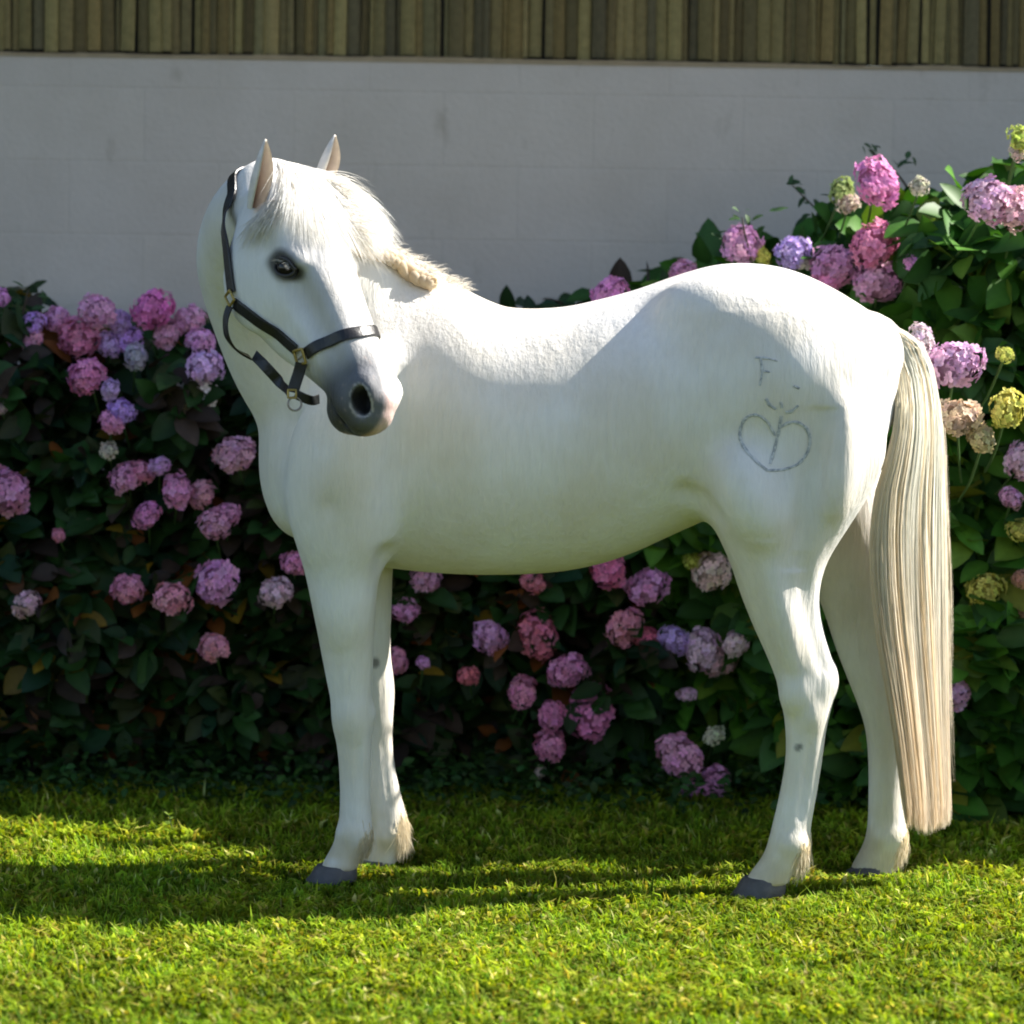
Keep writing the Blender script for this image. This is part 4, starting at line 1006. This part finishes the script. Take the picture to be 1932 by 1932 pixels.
# thin wild shoots rising in front of the wall
def shoot(label, pts, Y, leaves, seed):
    rs = np.random.RandomState(seed); P = np.array([W(x, y, Y) for x, y in pts]); o = empty('wild_shoot', tuple(P[0])); tag(o, label, 'plant', 'thin shoots against the wall')
    bpy.context.view_layer.update(); C_ = cr(P, 5); v_, q_ = tube(C_, np.linspace(.004, .0016, len(C_)), 6); mesh_np('stem', v_, q_, M_STEM, parent=o)
    lp = np.array([W(x + rs.normal(0, 2), y + rs.normal(0, 2), Y + rs.normal(0, .015)) for x, y in leaves]); n = len(lp)
    dr = norm(np.c_[rs.normal(0, 1, n), rs.normal(-.4, .4, n), rs.normal(.1, .6, n)]); nr = norm(np.c_[rs.normal(0, .4, n), rs.normal(-.5, .3, n), np.full(n, .8)]); nr = norm(nr - (nr * dr).sum(1, keepdims=True) * dr)
    A = Acc(); v_, q_, c_ = leaf_arrays(lp, dr, nr, rs.uniform(.025, .042, n), rs.uniform(.012, .02, n), np.tile([.04, .08, .03], (n, 1)) * rs.uniform(.7, 1.3, (n, 1))); A.add(v_, Q=q_, C=c_); A.build('leaves', M_LEAF, o)
shoot('thin leafy twig reaching up the wall, the taller one above the right bush', [(1722, 400), (1712, 355), (1680, 315), (1640, 282)], 8.25, [(1640, 278), (1634, 290), (1648, 296), (1655, 285), (1630, 272), (1662, 304), (1672, 308), (1690, 315), (1698, 312), (1712, 300), (1722, 296), (1645, 305), (1700, 320)], 1)
shoot('thin leafy twig leaning left over the wall beside the pony croup', [(1556, 430), (1548, 405), (1525, 380), (1495, 350)], 8.25, [(1492, 348), (1498, 356), (1482, 350), (1505, 362), (1520, 372), (1540, 376), (1548, 368), (1530, 384), (1512, 410), (1525, 412), (1490, 342)], 2)
shoot('short wide leaved sprig standing above the left bush top', [(40, 640), (42, 600), (50, 560), (55, 545)], 8.1, [(30, 550), (50, 545), (70, 560), (85, 575), (20, 570), (60, 585), (40, 575), (80, 590), (48, 600), (88, 560), (15, 590), (65, 610)], 3)
shoot('broad leaved green sprig beside the leftmost mauve head over the croup', [(1420, 500), (1405, 440), (1400, 410)], 7.95, [(1395, 400), (1405, 405), (1410, 395), (1400, 412), (1440, 405), (1450, 400), (1340, 440), (1350, 442), (1388, 415), (1460, 395)], 4)
for o in bpy.data.objects:
    pass

print('bushes', round(time.time() - T0, 1))
# ------------------------------------------------------------------ lawn
def lawn():
    rs = np.random.RandomState(99)
    def region(n, y0, y1, hmul, wmul):
        Y = y0 + (y1 - y0) * rs.rand(n); half = 1.25 * (Y / 7) + .15 + .45
        X = rs.uniform(-1, 1, n) * half; return X, Y, np.full(n, hmul), np.full(n, wmul)
    R1 = region(150000, 5.3, 7.3, 1, 1); R2 = region(60000, 7.3, 8.6, 1.3, 1.3); R3 = region(20000, 4.2, 5.3, 1, 1.2)
    X, Y, hm, wm = [np.concatenate(a) for a in zip(R1, R2, R3)]
    n = len(X); Pn = np.c_[X, Y, Y * 0]
    n1 = vnoise(Pn * 9, 1); n2 = vnoise(Pn * 2.3, 2); n3 = vnoise(Pn * 30, 4)
    hoofs = [(W(620, 1670, 6.88)), (W(712, 1640, 7.10)), (W(1425, 1700, 6.79)), (W(1640, 1655, 7.085))]
    near = np.min([np.hypot((X - p[0]) / 1.5, Y - p[1] + .03) for p in hoofs], 0)
    h = (.011 + .020 * rs.rand(n) ** 1.3 + .010 * n1) * hm * (1 + .4 * (n3 - .5)); clover = (rs.rand(n) < .30 + .35 * (n1 > .5)); tall = (rs.rand(n) < .012) & ~clover; h[tall] *= 1.8; h *= .5 + .5 * np.clip((near - .06) / .05, 0, 1)
    wd = rs.uniform(.0022, .0045, n) * wm; wd[clover] *= 2.5; h[clover] *= .85
    th = rs.uniform(0, 2 * np.pi, n); ld = np.c_[np.cos(th), np.sin(th), th * 0]; sd = np.c_[-np.sin(th), np.cos(th), th * 0]
    ln = rs.uniform(.2, .9, n)[:, None] * h[:, None]; ln[clover] *= 1.1
    B = np.c_[X, Y, np.zeros(n)]; cz = clover.astype(float)[:, None]; m = B + ld * ln * .35 + np.c_[h * 0, h * 0, h] * (.62 + .22 * cz); t = B + ld * (ln + .006 * cz) + np.c_[h * 0, h * 0, h * 1.0]
    V_ = np.stack([B - sd * wd[:, None] * .5, B + sd * wd[:, None] * .5, m + sd * wd[:, None] * .48, m - sd * wd[:, None] * .48, t], 1)
    pal = np.array([(.17, .27, .022), (.22, .33, .03), (.12, .22, .02), (.27, .34, .05), (.30, .30, .09), (.09, .19, .02), (.24, .23, .06), (.50, .52, .28)])
    c = pal[rs.choice(8, n, p=[.25, .24, .16, .13, .06, .08, .05, .03])] * rs.uniform(.75, 1.25, (n, 1)) * (.85 + .35 * n2)[:, None] * np.c_[.9 + .3 * n1, np.ones(n), np.ones(n)]
    c = c * np.array([1.10, 1.08, .68]) * (.8 + .5 * (n3[:, None] > .55))
    C = np.repeat(c[:, None], 5, 1); C[:, :2] *= .16; C[:, 2:4] *= .95; C[:, 4] *= 1.3  # bases coloured dark like thatch and to deepen the shade, tips lightened
    bi = (np.arange(n) * 5)[:, None]; Q = bi + np.array([[0, 1, 2, 3]]); T = bi + np.array([[3, 2, 4]])
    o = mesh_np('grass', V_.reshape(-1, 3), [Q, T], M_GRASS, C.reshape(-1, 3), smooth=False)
    tag(o, 'short clover and grass lawn in sun and shade', 'grass', kind='stuff')
lawn()
# low ground ivy in the dark strip below the bushes
def ivy():
    rs = np.random.RandomState(5); n = 9000; Y = 7.75 + rs.rand(n) ** .8 * .8; X = rs.uniform(-1.9, 2.1, n)
    z = .01 + rs.rand(n) * .09 + np.clip((Y - 7.9) * .18, 0, .2) * rs.rand(n)
    P = np.c_[X, Y, z]; dr = norm(np.c_[rs.normal(0, 1, n), rs.normal(-.3, .8, n), rs.normal(.1, .4, n)]); nr = norm(np.c_[rs.normal(0, .4, n), rs.normal(-.3, .4, n), np.full(n, 1.)]); nr = norm(nr - (nr * dr).sum(1, keepdims=True) * dr)
    ln = rs.uniform(.012, .036, n); C = np.array([.022, .060, .012]) * rs.uniform(.4, 1.4, (n, 1)) * np.c_[rs.uniform(.8, 1.4, n), np.ones(n), rs.uniform(.7, 1.2, n)]
    A = Acc(); v_, q_, c_ = leaf_arrays(P, dr, nr, ln, ln * .7, C); A.add(v_, Q=q_, C=c_); o = A.build('ground_cover', M_LEAF); tag(o, 'dark ivy and weeds spreading under the hydrangea bushes', 'ground cover', kind='stuff')
ivy()
# two small weeds standing in the strip of sun at the left
def weed(label, px, py, Y, seed, h):
    rs = np.random.RandomState(seed); b = W(px, py, Y); b[2] = 0; o = empty('weed', tuple(b)); tag(o, label, 'weed', 'weeds in the lawn'); bpy.context.view_layer.update()
    c = cr(np.array([b, b + [-.006, 0, h * .5], b + [-.012, 0, h]]), 3); v_, q_ = tube(c, .0012, 5); mesh_np('stem', v_, q_, M_GSTEM, parent=o)
    n = 10; lp = c[rs.randint(1, len(c), n)]; dr = norm(np.c_[rs.normal(0, 1, n), rs.normal(-.3, .5, n), rs.normal(.4, .3, n)]); nr = norm(np.c_[rs.normal(0, .3, n), np.full(n, -.4), np.full(n, .8)]); nr = norm(nr - (nr * dr).sum(1, keepdims=True) * dr)
    A = Acc(); v_, q_, c_ = leaf_arrays(lp, dr, nr, rs.uniform(.010, .02, n), rs.uniform(.005, .01, n), np.tile([.25, .36, .06], (n, 1))); A.add(v_, Q=q_, C=c_); A.build('leaves', M_LEAF, o)
weed('taller thin weed at the back edge of the sunny grass left of the hooves', 328, 1605, 7.42, 1, .055)
weed('shorter pale weed at the edge of the sunny grass, just left of the taller', 303, 1612, 7.38, 2, .035)
print('done', round(time.time() - T0, 1))
